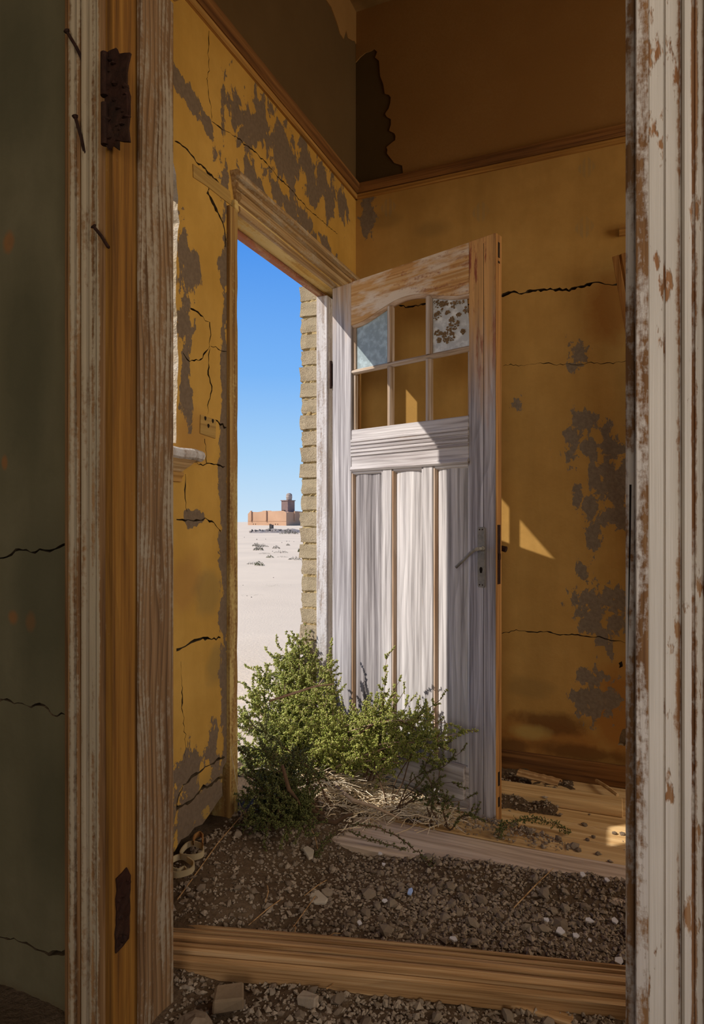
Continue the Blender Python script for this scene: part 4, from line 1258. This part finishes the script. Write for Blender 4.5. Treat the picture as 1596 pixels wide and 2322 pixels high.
def ribbon(mb, pts, hgt, th, closed=True, n=5):
    P = []
    N_ = len(pts)
    for i in range(N_ if closed else N_ - 1):
        p0, p1, p2, p3 = (pts[(i + k - 1) % N_] if closed else pts[max(0, min(N_ - 1, i + k - 1))] for k in range(4))
        for j in range(n):
            t = j / n
            P.append(.5 * ((2 * p1) + (-p0 + p2) * t + (2 * p0 - 5 * p1 + 4 * p2 - p3) * t * t + (-p0 + 3 * p1 - 3 * p2 + p3) * t ** 3))
    m = len(P)
    vs = []
    for i, p in enumerate(P):
        t = (P[(i + 1) % m] - P[i - 1])
        nn = Vector((-t.y, t.x, 0)).normalized() * th
        vs += [p + nn, p - nn, p - nn * .8 + Vector((0, 0, hgt)), p + nn * .8 + Vector((0, 0, hgt))]
    fs = []
    for i in range(m if closed else m - 1):
        a, b = 4 * i, 4 * ((i + 1) % m)
        fs += [(a + k, a + (k + 1) % 4, b + (k + 1) % 4, b + k) for k in range(4)]
    mb.add(vs, fs)


c0 = on_floor(430, 1940, .11)
s1 = thing('strap_loop', 'pale curled strap loop lying by the foot of the cracked wall, the upper of two', 'strap', c0, group='pale straps by the wall')
mb = MB()
ribbon(mb, to_local(s1, sp_([(120, 1965), (190, 1850), (290, 1800), (420, 1830), (460, 1890), (440, 1960), (330, 2000), (200, 2000)], .125)), .016, .0022)
mb.build('loop', M['strap'], s1)
mb = MB()
ribbon(mb, to_local(s1, sp_([(310, 1790), (330, 1700), (400, 1650), (450, 1690), (445, 1760), (455, 1850)], .135)), .014, .0022, False)
mb.build('buckle_end', M['door_edge'], s1)
c0 = on_floor(415, 1970, .11)
s2 = thing('strap_loop', 'pale curled strap loop beside the left jamb, the lower of two', 'strap', c0, group='pale straps by the wall')
mb = MB()
ribbon(mb, to_local(s2, sp_([(-60, 2100), (40, 2020), (150, 1995), (250, 2050), (320, 2110), (290, 2190), (180, 2240), (40, 2260), (-50, 2200)], .12)), .016, .0022)
ribbon(mb, to_local(s2, sp_([(-40, 2120), (80, 2170), (180, 2130), (220, 2190)], .125)), .008, .002, False)
mb.build('loop', M['strap'], s2)

# ------------------------------------------------------------------ shrubs
LV = np.array([[0, 0, 0], [.45, .32, .12], [.45, -.32, .12], [.5, 0, -.16], [1, 0, .05]])
LFc = np.array([[0, 1, 2], [0, 3, 1], [0, 2, 3], [4, 2, 1], [4, 1, 3], [4, 3, 2]])


class Leaves:
    def __init__(s, seed):
        s.P, s.D, s.L = [], [], []
        s.r = random.Random(seed)

    def add(s, p, d, l):
        s.P.append(p[:])
        s.D.append(d[:])
        s.L.append(l)

    def build(s, name, mat, parent):
        if not s.P:
            return
        P, D, L = np.array(s.P), np.array(s.D), np.array(s.L)
        D /= np.linalg.norm(D, axis=1, keepdims=True) + 1e-9
        rg = np.random.default_rng(1)
        R = rg.normal(size=D.shape)
        A = np.cross(D, R)
        A /= np.linalg.norm(A, axis=1, keepdims=True) + 1e-9
        B = np.cross(D, A)
        X = P[:, None, :] + L[:, None, None] * (LV[None, :, 0:1] * D[:, None, :] + LV[None, :, 1:2] * A[:, None, :] + LV[None, :, 2:3] * B[:, None, :])
        n = len(P)
        F_ = (LFc[None] + (np.arange(n) * len(LV))[:, None, None]).reshape(-1, 3)
        me = bpy.data.meshes.new(name)
        X = X.reshape(-1, 3)
        me.vertices.add(len(X))
        me.vertices.foreach_set('co', X.ravel())
        me.loops.add(F_.size)
        me.loops.foreach_set('vertex_index', F_.ravel())
        me.polygons.add(len(F_))
        me.polygons.foreach_set('loop_start', np.arange(0, F_.size, 3))
        me.update(calc_edges=True)
        me.materials.append(mat)
        o = put(name, me, parent)
        o['kind'] = 'stuff'
        return o


def rv(r, s=1.):
    return Vector((r.gauss(0, 1), r.gauss(0, 1), r.gauss(0, 1))) * s


def bez(a, b, lift, r, n=12, wob=.012):
    m = a.lerp(b, .5) + Vector((0, 0, lift)) + rv(r, .03)
    out = []
    ph = r.uniform(0, 6)
    for i in range(n + 1):
        t = i / n
        p = a * (1 - t) ** 2 + m * 2 * t * (1 - t) + b * t * t
        if 0 < i < n:
            p = p + Vector((math.sin(ph + t * 9), math.cos(ph * 2 + t * 8), math.sin(ph * 3 + t * 7))) * wob
        out.append(p)
    return out


def shrub(name, label, base, roots, targets, seed, leafmat, barkmat, density=1., lsize=.0085, twig=.09, start=.3, rad=.0055, clear=None, group=None):
    r = random.Random(seed)
    root = thing(name, label, 'shrub', base, group=group)
    lv, tw = Leaves(seed), MB()
    for k, tgt in enumerate(targets):
        a = Vector(r.choice(roots)) + Vector((r.uniform(-.04, .04), r.uniform(-.04, .04), 0)) - Vector(base)
        b = Vector(tgt[:3]) - Vector(base)
        P = bez(a, b, r.uniform(.0, .10) * (b - a).length * 1.6, r)
        n = len(P)
        rr = rad * r.uniform(.7, 1.2)
        MB().tube(P, [rr * (1 - .75 * i / (n - 1)) for i in range(n)], 5).build('branch', barkmat, root)
        for i in range(int(n * start), n):
            nt_ = 4 if i < n - 1 else 1
            nt_ = max(1, int(round(nt_ * density)))
            p = P[i]
            t = (P[min(i + 1, n - 1)] - P[i - 1]).normalized()
            for q_ in range(nt_):
                d = (t * r.uniform(.3, .9) + rv(r, .6) + Vector((0, 0, .18))).normalized()
                L = twig * r.uniform(.3, 1.0)
                if i == n - 1:
                    d, L = t, twig * .8
                m = max(3, int(L / .012))
                Q = []
                dd = d.copy()
                p2 = p.copy()
                for j in range(m + 1):
                    Q.append(p2.copy())
                    dd = (dd + rv(r, .2) + Vector((0, 0, .03))).normalized()
                    p2 = p2 + dd * (L / m)
                if clear:
                    Q = [x for x in Q if clear(x + Vector(base))]
                    if len(Q) < 2:
                        continue
                tw.tube(Q, [.0017 - .0008 * j / len(Q) for j in range(len(Q))], 3, cap=False)
                for j in range(1, len(Q)):
                    sg = (Q[j] - Q[j - 1])
                    for s_ in range(2):
                        c = Q[j - 1] + sg * ((s_ + r.random()) / 2)
                        for l in range(5):
                            ld = (sg.normalized() * .5 + rv(r, .6)).normalized()
                            lv.add(c, ld, lsize * r.uniform(.6, 1.2))
    o = tw.build('twigs', barkmat, root, fix=False)
    o['kind'] = 'stuff'
    lv.build('foliage', leafmat, root)
    return root


def free_of_door(p):
    """keep foliage on the doorway side of the open door, clear of walls and frames"""
    l = Matrix.Rotation(-DANG, 3, 'Z') @ (p - HG)
    if -.05 < l.x < DW + .02 and l.y > -.018 and p.x > -1.2:
        return False
    if p.x < -1.17 and (p.y < 1.82 or p.y > 2.585) and p.x > -1.39:
        return False
    if p.x > -1.2 and p.y > 2.55 and l.x < .1:
        return False
    return p.z > .0


T = lambda px, py, d: tuple(far(px, py, d))
# the big shrub growing in the doorway: tips measured in the picture with their depth
tg = [T(688, 1425, 2.95), T(668, 1450, 2.95), T(625, 1500, 2.9), T(695, 1455, 2.9), T(680, 1480, 2.85), T(665, 1470, 2.9), T(640, 1475, 2.9), T(575, 1520, 2.9), T(605, 1535, 2.9), T(560, 1560, 2.8), T(660, 1510, 2.8), T(715, 1500, 2.84), T(745, 1490, 2.66), T(740, 1530, 2.66), T(700, 1540, 2.75), T(650, 1550, 2.7), T(620, 1580, 2.65), T(580, 1600, 2.65), T(555, 1630, 2.6), T(690, 1590, 2.6), T(740, 1590, 2.6), T(770, 1610, 2.58),
      T(700, 1650, 2.5), T(650, 1640, 2.5), T(600, 1660, 2.5), T(560, 1690, 2.45), T(760, 1650, 2.5), T(800, 1640, 2.5), T(840, 1640, 2.5), T(820, 1690, 2.45), T(870, 1640, 2.47), T(900, 1620, 2.46), T(930, 1650, 2.44), T(880, 1690, 2.42), T(940, 1690, 2.4), T(720, 1700, 2.45), T(660, 1700, 2.45), T(780, 1720, 2.42), T(610, 1720, 2.42), T(905, 1730, 2.38), T(540, 1740, 2.4), T(960, 1665, 2.37), T(1000, 1690, 2.32), T(1035, 1665, 2.28), T(975, 1725, 2.34), T(935, 1625, 2.42), T(850, 1605, 2.48), T(1010, 1640, 2.31), T(800, 1690, 2.45), T(760, 1700, 2.45), T(850, 1700, 2.42), T(640, 1680, 2.5), T(690, 1740, 2.4), T(590, 1690, 2.45)]
shrub('shrub', 'bushy olive-green shrub filling the sunlit doorway', (-1.25, 2.30, .10), [(-1.32, 2.32, .09), (-1.2, 2.25, .09), (-1.15, 2.38, .06), (-1.0, 2.33, .04)], tg, 3, M['leaf'], M['bark'], 1.25, .0105, .10, .30, .0055, free_of_door)
# upright shoots against the door
tg = [T(884, 1480, 2.43), T(870, 1545, 2.44), T(915, 1570, 2.42), T(930, 1590, 2.41), T(905, 1545, 2.43), T(1000, 1585, 2.32), T(990, 1640, 2.33), T(965, 1610, 2.36), T(830, 1600, 2.48)]
shrub('leafy_shoots', 'thin upright green shoots growing in front of the open door', (-.93, 2.30, .03), [(-.95, 2.33, .03), (-.82, 2.27, .02)], tg, 8, M['leaf'], M['bark_dark'], .6, .0085, .05, .45, .0035, free_of_door)
# right-hand low sprays at the door foot
tg = [T(1020, 1720, 2.25), T(1045, 1705, 2.22), T(1000, 1690, 2.3), T(1035, 1780, 2.2), T(1060, 1810, 2.17), T(990, 1770, 2.25), T(960, 1740, 2.3), T(1080, 1840, 2.13), T(1010, 1820, 2.18)]
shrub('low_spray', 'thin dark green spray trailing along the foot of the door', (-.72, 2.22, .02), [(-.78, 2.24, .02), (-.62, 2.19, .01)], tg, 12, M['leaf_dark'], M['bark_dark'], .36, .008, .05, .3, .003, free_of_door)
# shaded shrub inside at the left of the doorway
tg = [T(545, 1700, 2.25), T(560, 1760, 2.15), T(600, 1700, 2.2), T(640, 1720, 2.2), T(680, 1710, 2.2), T(620, 1750, 2.1), T(680, 1770, 2.1), T(560, 1810, 2.08), T(610, 1800, 2.05), T(660, 1820, 2.05), T(570, 1850, 2.02), T(630, 1850, 2.0), T(700, 1860, 2.02), T(650, 1760, 2.2), T(560, 1650, 2.3), T(600, 1850, 2.05), T(690, 1890, 1.98), T(650, 1880, 1.98), T(610, 1880, 1.98)]
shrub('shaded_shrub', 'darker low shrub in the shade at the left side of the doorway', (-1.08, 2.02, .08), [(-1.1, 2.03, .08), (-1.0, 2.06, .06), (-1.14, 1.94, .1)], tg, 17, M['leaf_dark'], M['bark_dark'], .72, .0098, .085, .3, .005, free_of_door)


def sprig(name, label, pts, seed, leafmat, spread=.018, bare=0., step=.006, rad=.0022):
    r = random.Random(seed)
    base = Vector(pts[0])
    root = thing(name, label, 'twig', base)
    P = []
    for i in range(len(pts) - 1):
        a, b = Vector(pts[i]) - base, Vector(pts[i + 1]) - base
        for j in range(5):
            P.append(a.lerp(b, j / 5) + rv(r, .0015))
    P.append(Vector(pts[-1]) - base)
    n = len(P)
    MB().tube(P, [rad * (1 - .6 * i / n) for i in range(n)], 5).build('stem', M['bark_dark'], root)
    lv = Leaves(seed)
    for i in range(int(n * bare), n - 1):
        sg = P[i + 1] - P[i]
        for k in range(max(1, int(sg.length / step))):
            c = P[i] + sg * r.random()
            for l in range(4):
                d = (sg.normalized() * .4 + rv(r, .7)).normalized()
                lv.add(c + d * r.uniform(0, spread) * .4, d, .0085 * r.uniform(.7, 1.2))
    lv.build('foliage', leafmat, root)
    return root


F = lambda px, py, z: tuple(on_floor(px, py, z))
sprig('green_sprig', 'green leafy sprig lying on the planks right of the door foot', [F(1130, 1895, .02), F(1140, 1872, .045), F(1170, 1860, .05), F(1215, 1855, .045), F(1240, 1864, .035), F(1265, 1872, .025), F(1290, 1888, .012)], 4, M['leaf_dark'], .03, 0, .003)
sprig('green_sprig', 'small dark green tuft at the bottom corner of the door', [F(1128, 1900, .0), F(1135, 1885, .02), F(1140, 1868, .04)], 5, M['leaf_dark'], .04, 0, .0014)
sprig('trailing_branch', 'long thin branch trailing from the shrub over the grey board', [F(760, 1862, .08), F(810, 1870, .085), F(850, 1875, .08), F(895, 1892, .06), F(930, 1920, .04), F(960, 1945, .025), F(1005, 1975, .005)], 6, M['leaf_dark'], .012, .1, .007, .003)
sprig('hanging_sprig', 'short leafy sprig drooping onto the gravel before the board', [F(780, 1885, .07), F(750, 1895, .06), F(735, 1915, .04), F(722, 1935, .02), F(712, 1945, .005)], 7, M['leaf_dark'], .02, .2, .0028)
sprig('green_sprig', 'thin green sprig on the gravel just below the grey board', [F(790, 1885, .05), F(830, 1900, .03), F(880, 1915, .015), F(930, 1932, .0)], 9, M['leaf_dark'], .012, 0, .005)

# crooked trunk and bare limbs among the leaves
for lab, pts, rad in (('crooked brown limb of the shaded shrub reaching the ground', [(640, 1735, .30), (655, 1790, .24), (672, 1810, .2), (690, 1845, .12), (700, 1870, .07)], .0062),
                      ('reddish bare root lying left of the grey board', [(720, 1858, .09), (760, 1866, .08), (785, 1850, .10), (800, 1845, .11)], .008),
                      ('pale bare branch arching across the green shrub', [(610, 1590, .5), (665, 1572, .52), (715, 1556, .53), (757, 1551, .53)], .004),
                      ('grey fallen branch crossing the sunlit dry litter', [(760, 1780, .10), (800, 1815, .08), (850, 1830, .05), (905, 1855, .03)], .007),
                      ('dark bare branch arching before the door', [(790, 1680, .25), (850, 1640, .32), (900, 1630, .34), (950, 1655, .3), (1010, 1700, .24)], .0035)):
    pw = []
    for px, py, z in pts:
        pw.append(on_floor(px, py, z))
    b0 = pw[-1].copy()
    tag(MB().tube([p - b0 for p in pw], [rad * (.8 + .3 * math.sin(i * 1.7)) for i in range(len(pw))], 7).build('bare_branch', M['bark_dark'] if 'brown' in lab or 'red' in lab or 'dark' in lab else M['bark'], None, b0, smooth=True), lab, 'branch')

# dry litter lit by the sun
r = random.Random(31)
mb = MB()
for i in range(3200):
    x, y = r.uniform(-1.3, -.58), r.gauss(2.30, .13)
    if not (2.06 < y < 2.56) or not free_of_door(Vector((x, y, .1))):
        continue
    z = gz(max(x, -1.4), y) + r.uniform(.004, .035)
    L, a = r.uniform(.02, .13), r.uniform(0, 6.3)
    d = Vector((math.cos(a), math.sin(a), r.uniform(-.15, .3)))
    p = Vector((x, y, z))
    P = [p, p + d * L * .5 + rv(r, .006), p + d * L]
    if not all(free_of_door(q_ + Vector((0, 0, .05))) for q_ in P):
        continue
    mb.tube(P, [.0018, .0015, .001], 3, cap=False)
tag(mb.build('dry_litter', M['straw'], None, fix=False), 'tangle of dry pale twigs in the sun under the shrub', 'twigs', kind='stuff')
# single dry stalks on the gravel
STK = ['longest dry stalk, running from the left jamb towards the shaded shrub', 'short upright-looking dry stalk left of the middle of the gravel', 'slanting dry stalk just behind the left half of the fallen moulding', 'short dry stalk by the fallen moulding, left of centre',
       'thin dry stalk beside the flat pale shard, above it', 'short dry stalk close behind the middle of the fallen moulding', 'short dry stalk at the foot of the hanging sprig', 'short dry stalk near the strap loops and the post',
       'curved brown stalk below the right half of the grey board', 'long thin dry stalk running below the flat pale shard', 'dry stalk in front of the fallen moulding near the grey block']
for i, (a, b_) in enumerate((((402, 2102), (560, 1925)), ((606, 2040), (602, 2070)), ((636, 2055), (563, 2112)), ((664, 2090), (668, 2115)), ((740, 1995), (690, 2040)), ((735, 2115), (772, 2112)), ((720, 1940), (700, 1915)), ((560, 1945), (545, 1920)), ((1165, 2050), (1255, 2002)), ((715, 2030), (664, 2100)), ((740, 2240), (780, 2222)))):
    A, B_ = on_floor(*a, -.005), on_floor(*b_, -.005)
    A.z, B_.z = gz(A.x, A.y) + .010, gz(B_.x, B_.y) + .018
    m_ = A.lerp(B_, .5) + Vector((.004, .004, .006))
    m_.z = max(m_.z, gz(m_.x, m_.y) + .012)
    o = MB().tube([Vector(), m_ - A, B_ - A], [.0016, .0016, .001], 5).build('dry_stalk', M['mould_x'], None, A)
    tag(o, STK[i], 'stalk', 'dry stalks on the gravel')
# long grass stalks by the post
A = Vector((-1.16, 1.80, .07))
tag(MB().tube([Vector(), Vector((.0, -.03, .12)), Vector((-.01, -.06, .28)), Vector((.06, -.02, .36))], [.0012, .0012, .001, .0007], 4).build('grass_stalk', M['straw'], None, A), 'thin dry grass stalk standing against the left door post', 'stalk')

# ------------------------------------------------------------------ outside: sand, paving, scrub, the far ruin
def sand_z(x, y):
    d = math.hypot(x + 1.3, y - 2)
    if x > -1.37 and x < 2.6 and -3.2 < y < 3.05:
        return -.3
    z = .07 - .58 * ss(1.2, 9., d) + .02 * noise.noise(Vector((x * .5, y * .5, 0)))
    z += .12 * ss(8, 30, d) * noise.noise(Vector((x * .09, y * .09, 7)))
    z += .9 * ss(120, 260, d) * noise.noise(Vector((x * .012, y * .012, 2)))
    return z


vs, fs = [(-.9, 2., -.3)], []
NS = 200
rings_ = []
q_ = .25
while q_ < 620:
    rings_.append(q_)
    q_ *= 1.075
for rr in rings_:
    for i in range(NS):
        a = 2 * math.pi * i / NS
        x, y = -.9 + rr * math.cos(a), 2. + rr * math.sin(a)
        vs.append((x, y, sand_z(x, y)))
fs += [(0, 1 + i, 1 + (i + 1) % NS) for i in range(NS)]
for k in range(len(rings_) - 1):
    fs += [(1 + k * NS + i, 1 + (k + 1) * NS + i, 1 + (k + 1) * NS + (i + 1) % NS, 1 + k * NS + (i + 1) % NS) for i in range(NS)]
g = MB().add(vs, fs).build('ground', M['sand'], fix=False, smooth=True)
tag(g, 'pale desert sand stretching away outside the doorway', 'ground', kind='structure')


def ground_hit(px, py):
    d = _ray(px, py)
    t, p = .5, Vector((0, 0, CAM_H))
    while t < 500:
        p = Vector((0, 0, CAM_H)) + d * t
        if p.x < -1.5 and p.z <= sand_z(p.x, p.y):
            return Vector((p.x, p.y, sand_z(p.x, p.y))), t
        t *= 1.006
    return p, t


pv = thing('door_step', 'pale stone paving outside the doorway', 'paving', (-1.4, 2.2, .06))
for i, (x0, x1, y0, y1) in enumerate(((-1.98, -1.40, 1.5, 2.28), (-1.97, -1.40, 2.30, 3.0), (-2.62, -2.0, 1.6, 2.6), (-2.58, -2.0, 2.62, 3.5), (-2.0, -1.4, 3.02, 3.6))):
    MB().box((x0 + 1.4, y0 - 2.2, -.08), (x1 + 1.4, y1 - 2.2, .016 + random.uniform(-.004, .004) - .02 * (i > 1)), 0, .006).build('paving_stone', M['slab'], pv, bevel=.008)


def clump(name, label, p, t, wpx, hpx, seed, mat, group):
    """low desert bush: a mound of stiff leaves, size from the picture"""
    r = random.Random(seed)
    k = t / FPX
    w, h_ = wpx * k / 2, hpx * k
    root = thing(name, label, 'bush', p, group=group)
    mb = MB()
    ls = max(h_ * .22, .6 * k)
    for i in range(140):
        a, q_ = r.uniform(0, 6.3), math.sqrt(r.random())
        c = Vector((w * q_ * math.cos(a), w * .8 * q_ * math.sin(a), h_ * (1 - q_ * q_) * r.uniform(.15, 1.)))
        d = (Vector((c.x / w, c.y / w, .8)) + rv(r, .4)).normalized() * ls * r.uniform(.6, 1.4)
        s_ = d.orthogonal().normalized() * ls * .3
        s2 = d.cross(s_).normalized() * ls * .2
        mb.add([c - s_, c + s_, c + d, c + s2 * 1.5 + d * .3], [(0, 1, 2), (0, 1, 3), (1, 2, 3), (0, 3, 2)])
    o = mb.build('foliage', mat, root, fix=False)
    o['kind'] = 'stuff'
    s = MB()
    for i in range(4):
        a = r.uniform(0, 6.3)
        s.tube([(0, 0, -.02 * h_), (w * .3 * math.cos(a), w * .3 * math.sin(a), h_ * .5)], [.03 * h_, .015 * h_], 4)
    s.build('stems', M['bark_dark'], root)


Rv_, Fv_ = Vector((cs, sn, 0)), Vector((-sn, cs, 0))
GB = 'low bushes on the desert sand'
for i, (px, py, wpx, hpx, lab) in enumerate(((588, 1283, 24, 9, 'dark green bush nearest the doorway on the desert sand'), (571, 1280, 26, 5, 'flat dry patch of scrub left of the green bush'), (586, 1248, 24, 10, 'brown desert bush below the long scrub row'), (581, 1239, 22, 7, 'leftmost grey bush of the upper scrub row'), (596, 1240, 26, 6, 'grey bush right of the leftmost in the upper scrub row'), (626, 1244, 18, 6, 'small lone bush in the middle of the sand'), (612, 1265, 18, 6, 'small green bush under the long strip of scrub'), (637, 1254, 36, 5, 'long low strip of scrub across the sand'), (600, 1256, 28, 3, 'thin dark strip of scrub left of the long strip'), (668, 1270, 32, 7, 'grey scrub bush beside the brick edge'), (681, 1252, 12, 10, 'green bush half hidden by the brick edge'), (653, 1237, 9, 4, 'tiny bush high on the sand'), (640, 1264, 30, 3, 'thin dark line of scrub below the long strip'), (610, 1203, 20, 5, 'green scrub growing in front of the dark block'), (655, 1211, 44, 9, 'wide olive scrub at the foot of the rubble mound'), (618, 1329, 120, 2.5, 'long thin streak of dry litter across the lower sand'), (575, 1351, 60, 2, 'short thin streak of dry litter near the left door post'))):
    p, t = ground_hit(px, py)
    clump('desert_bush', lab, p, t, wpx, hpx * 1.15, i, M['scrub'] if i not in (0, 6, 10, 13) else M['leaf_dark'], GB)
# rubble mound before the ruin
vs, fs = [], []
pm, tm = ground_hit(628, 1208)
km = tm / FPX
for j in range(13):
    for i in range(49):
        a, b_ = -64 + 128 * i / 48, j / 12
        e = max(0, 1 - (a / 64) ** 4) * math.sin(math.pi * min(1, b_ * 1.0)) ** .7
        p = pm + Rv_ * (a * km) + Fv_ * (b_ * 14 - 4)
        zz = sand_z(p.x, p.y) - .12 + e * km * (8 + 5 * noise.noise(Vector((a * .05, b_ * 2, 1)))) + .25 * e * noise.noise(Vector((a * .4, b_ * 9, 3)))
        vs.append((p.x - pm.x, p.y - pm.y, zz - pm.z))
fs = [(j * 49 + i, j * 49 + i + 1, (j + 1) * 49 + i + 1, (j + 1) * 49 + i) for j in range(12) for i in range(48)]
tag(MB().add(vs, fs).build('rubble_bank', M['scree'], None, pm, fix=False, smooth=True), 'long low grey bank of rubble and scrub before the far ruin', 'rubble', kind='stuff')
rk = [MB().rock((0, 0, 0), 1., s_ * 3 + 1, .8, 1, .5).mesh('rock', M['rock']) for s_ in range(5)]
rnd = random.Random(9)
for i in range(70):
    px = rnd.uniform(565, 684)
    py = rnd.uniform(1201, 1212) + (2 if px > 640 else 0)
    p, t = ground_hit(px, py + 2)
    p, t = pm + Rv_ * ((px - 628) * km) + Fv_ * rnd.uniform(-2, 2.5), tm
    s_ = rnd.uniform(1.2, 2.8) * km * (1.25 if px < 612 else .8)
    o = put('rock', rk[i % 5], None, p + Vector((0, 0, (1211 - py) * .7 * km)), (0, 0, rnd.uniform(0, 6)))
    o.scale = (s_, s_, s_)
    tag(o, 'dark rock in the rubble bank before the far ruin', 'rock', 'rocks of the far rubble bank')
SST = ['dark stone on the sand below the left end of the rubble bank', 'stone on the sand below the dark block, left of centre', 'stone on the upper sand right of centre', 'first of two stones side by side high on the sand', 'second of two stones side by side high on the sand',
       'stone between the long strip of scrub and the lone bush', 'stone on the sand by the left door post, upper', 'stone left of the rubble bank on the upper sand', 'stone on the sand close to the brick edge', 'stone on the empty lower sand, right one',
       'stone on the lower sand, middle of a loose three', 'stone on the lower sand nearest the left door post', 'stone on the lower sand, right of a loose three']
for i, (px, py, s_) in enumerate(((582, 1224, 1.5), (602, 1223, 1.2), (639, 1231, 1.5), (650, 1228, 1.3), (656, 1228, 1.2), (618, 1251, 1.2), (537, 1231, 1.1), (554, 1219, 1.2), (666, 1229, 1.), (620, 1310, 1.2), (560, 1352, 1.), (551, 1328, 1.5), (570, 1355, 1.5))):
    p, t = ground_hit(px, py)
    s_ = s_ * t / FPX
    o = put('rock', rk[i % 5], None, p + Vector((0, 0, s_ * .3)), (0, 0, i))
    o.scale = (s_, s_, s_)
    tag(o, SST[i], 'rock', 'single stones on the sand')

# the ruin on the horizon
Rv, Fv = Vector((cs, sn, 0)), Vector((-sn, cs, 0))
K = 1 / FPX


def at(px, d):
    return Fv * d + Rv * ((px - CX) * K * d)


Pl, Pc = at(562, 208), at(649, 198)
ex = (Pc - Pl)
Lw = ex.length
ex.normalize()
ey = Vector((-ex.y, ex.x, 0))
if ey.dot(Fv) < 0:
    ey = -ey
zb = CAM_H - 14 * K * 200
ru = thing('ruined_building', 'pinkish ruined building with a tower and tank on the horizon', 'building', (Pc.x, Pc.y, zb))
rw = lambda a, b, z: ex * a + ey * b + Vector((0, 0, z))     # a along the front, from the corner; b into the depth
def rbox(a0, a1, b0, b1, z0, z1):
    vs = [rw(a, b, z) for z in (z0, z1) for b in (b0, b1) for a in (a0, a1)]
    return MB().add(vs, [(0, 2, 3, 1), (4, 5, 7, 6), (0, 1, 5, 4), (2, 6, 7, 3), (0, 4, 6, 2), (1, 3, 7, 5)])


top = [(-Lw, -1.4), (-Lw, 4.0), (-Lw + .9, 4.7), (-Lw * .75, 4.55), (-Lw * .62, 4.75), (-Lw * .60, 4.95), (-Lw * .42, 5.0), (-Lw * .38, 4.8), (-Lw * .2, 4.85), (-Lw * .08, 4.9), (0, 4.3), (0, -1.4)]
MB().prism(top, lambda a, z, b: rw(a, b, z), 0, .5).build('front_wall', M['adobe'], ru)
MB().prism([(0.5, -1.4), (0.5, 4.3), (1.2, 4.6), (4, 4.5), (5, 4.8), (9, 4.6), (14, 4.5), (14, -1.4)], lambda b, z, a: rw(a, b, z), -.5, 0).build('side_wall', M['adobe'], ru)
rbox(-Lw, -Lw + .5, .5, 14, -1.4, 4.3).build('far_side_wall', M['adobe'], ru)
rbox(-Lw + .5, -.5, 13.5, 14, -1.4, 4.3).build('rear_wall', M['adobe'], ru)
for a in (-Lw + 1.4, -Lw * .52):
    rbox(a, a + .55, -.45, 0, 1.8, 5.0).build('buttress', M['adobe'], ru)
for b in (3.5, 8.5):
    rbox(0, .4, b, b + .6, 1.8, 4.8).build('buttress', M['adobe'], ru)
rbox(-Lw, .05, -.08, 0, 1.65, 1.8).build('string_course', M['adobe'], ru)
for a in (-Lw * .86, -Lw * .8, -Lw * .52 + 1.8, -Lw * .28, -Lw * .22):
    rbox(a, a + .25, -.03, .02, .55, .85).build('vent_hole', M['dark'], ru)
# tower with roof slab and tank
tw0, tw1 = -Lw * .30, -Lw * .30 + 2.4
tb_ = lambda px: (px - 649) * K * 202
rbox(-3.9, -1.2, 2.0, 5.2, 4.3, 8.0).build('tower', M['adobe_dark'], ru)
rbox(-4.1, -1.0, 1.8, 5.4, 8.0, 8.25).build('tower_cap', M['adobe_dark'], ru)
rbox(-3.6, -2.2, 1.97, 2.02, 4.7, 5.1).build('tower_slot', M['dark'], ru)
c = rw(-1.9, 3.4, 8.25)
MB().lathe([(.78, 0), (.9, .15), (.92, .6), (.98, .9), (.93, 1.3), (.95, 1.6), (.82, 1.95), (.55, 2.05), (.5, 2.2), (.0, 2.2)], c, 16).build('tank', M['tank'], ru)
p, t = ground_hit(614, 1200)
dk = thing('dark_block', 'dark upright block standing in front of the ruin', 'block', p)
u_ = t / FPX
MB().add([tuple(ex * a + ey * b + Vector((0, 0, z))) for z in (-2 * u_, 10 * u_) for b in (0, 4 * u_) for a in (-5 * u_, 5 * u_)], [(0, 2, 3, 1), (4, 5, 7, 6), (0, 1, 5, 4), (2, 6, 7, 3), (0, 4, 6, 2), (1, 3, 7, 5)]).build('body', M['block_dark'], dk, bevel=.02)
MB().add([tuple(ex * a + ey * b + Vector((0, 0, z))) for z in (9.5 * u_, 11 * u_) for b in (-.3 * u_, 4.3 * u_) for a in (-5.4 * u_, -1 * u_)], [(0, 2, 3, 1), (4, 5, 7, 6), (0, 1, 5, 4), (2, 6, 7, 3), (0, 4, 6, 2), (1, 3, 7, 5)]).build('cap', M['block_dark'], dk)
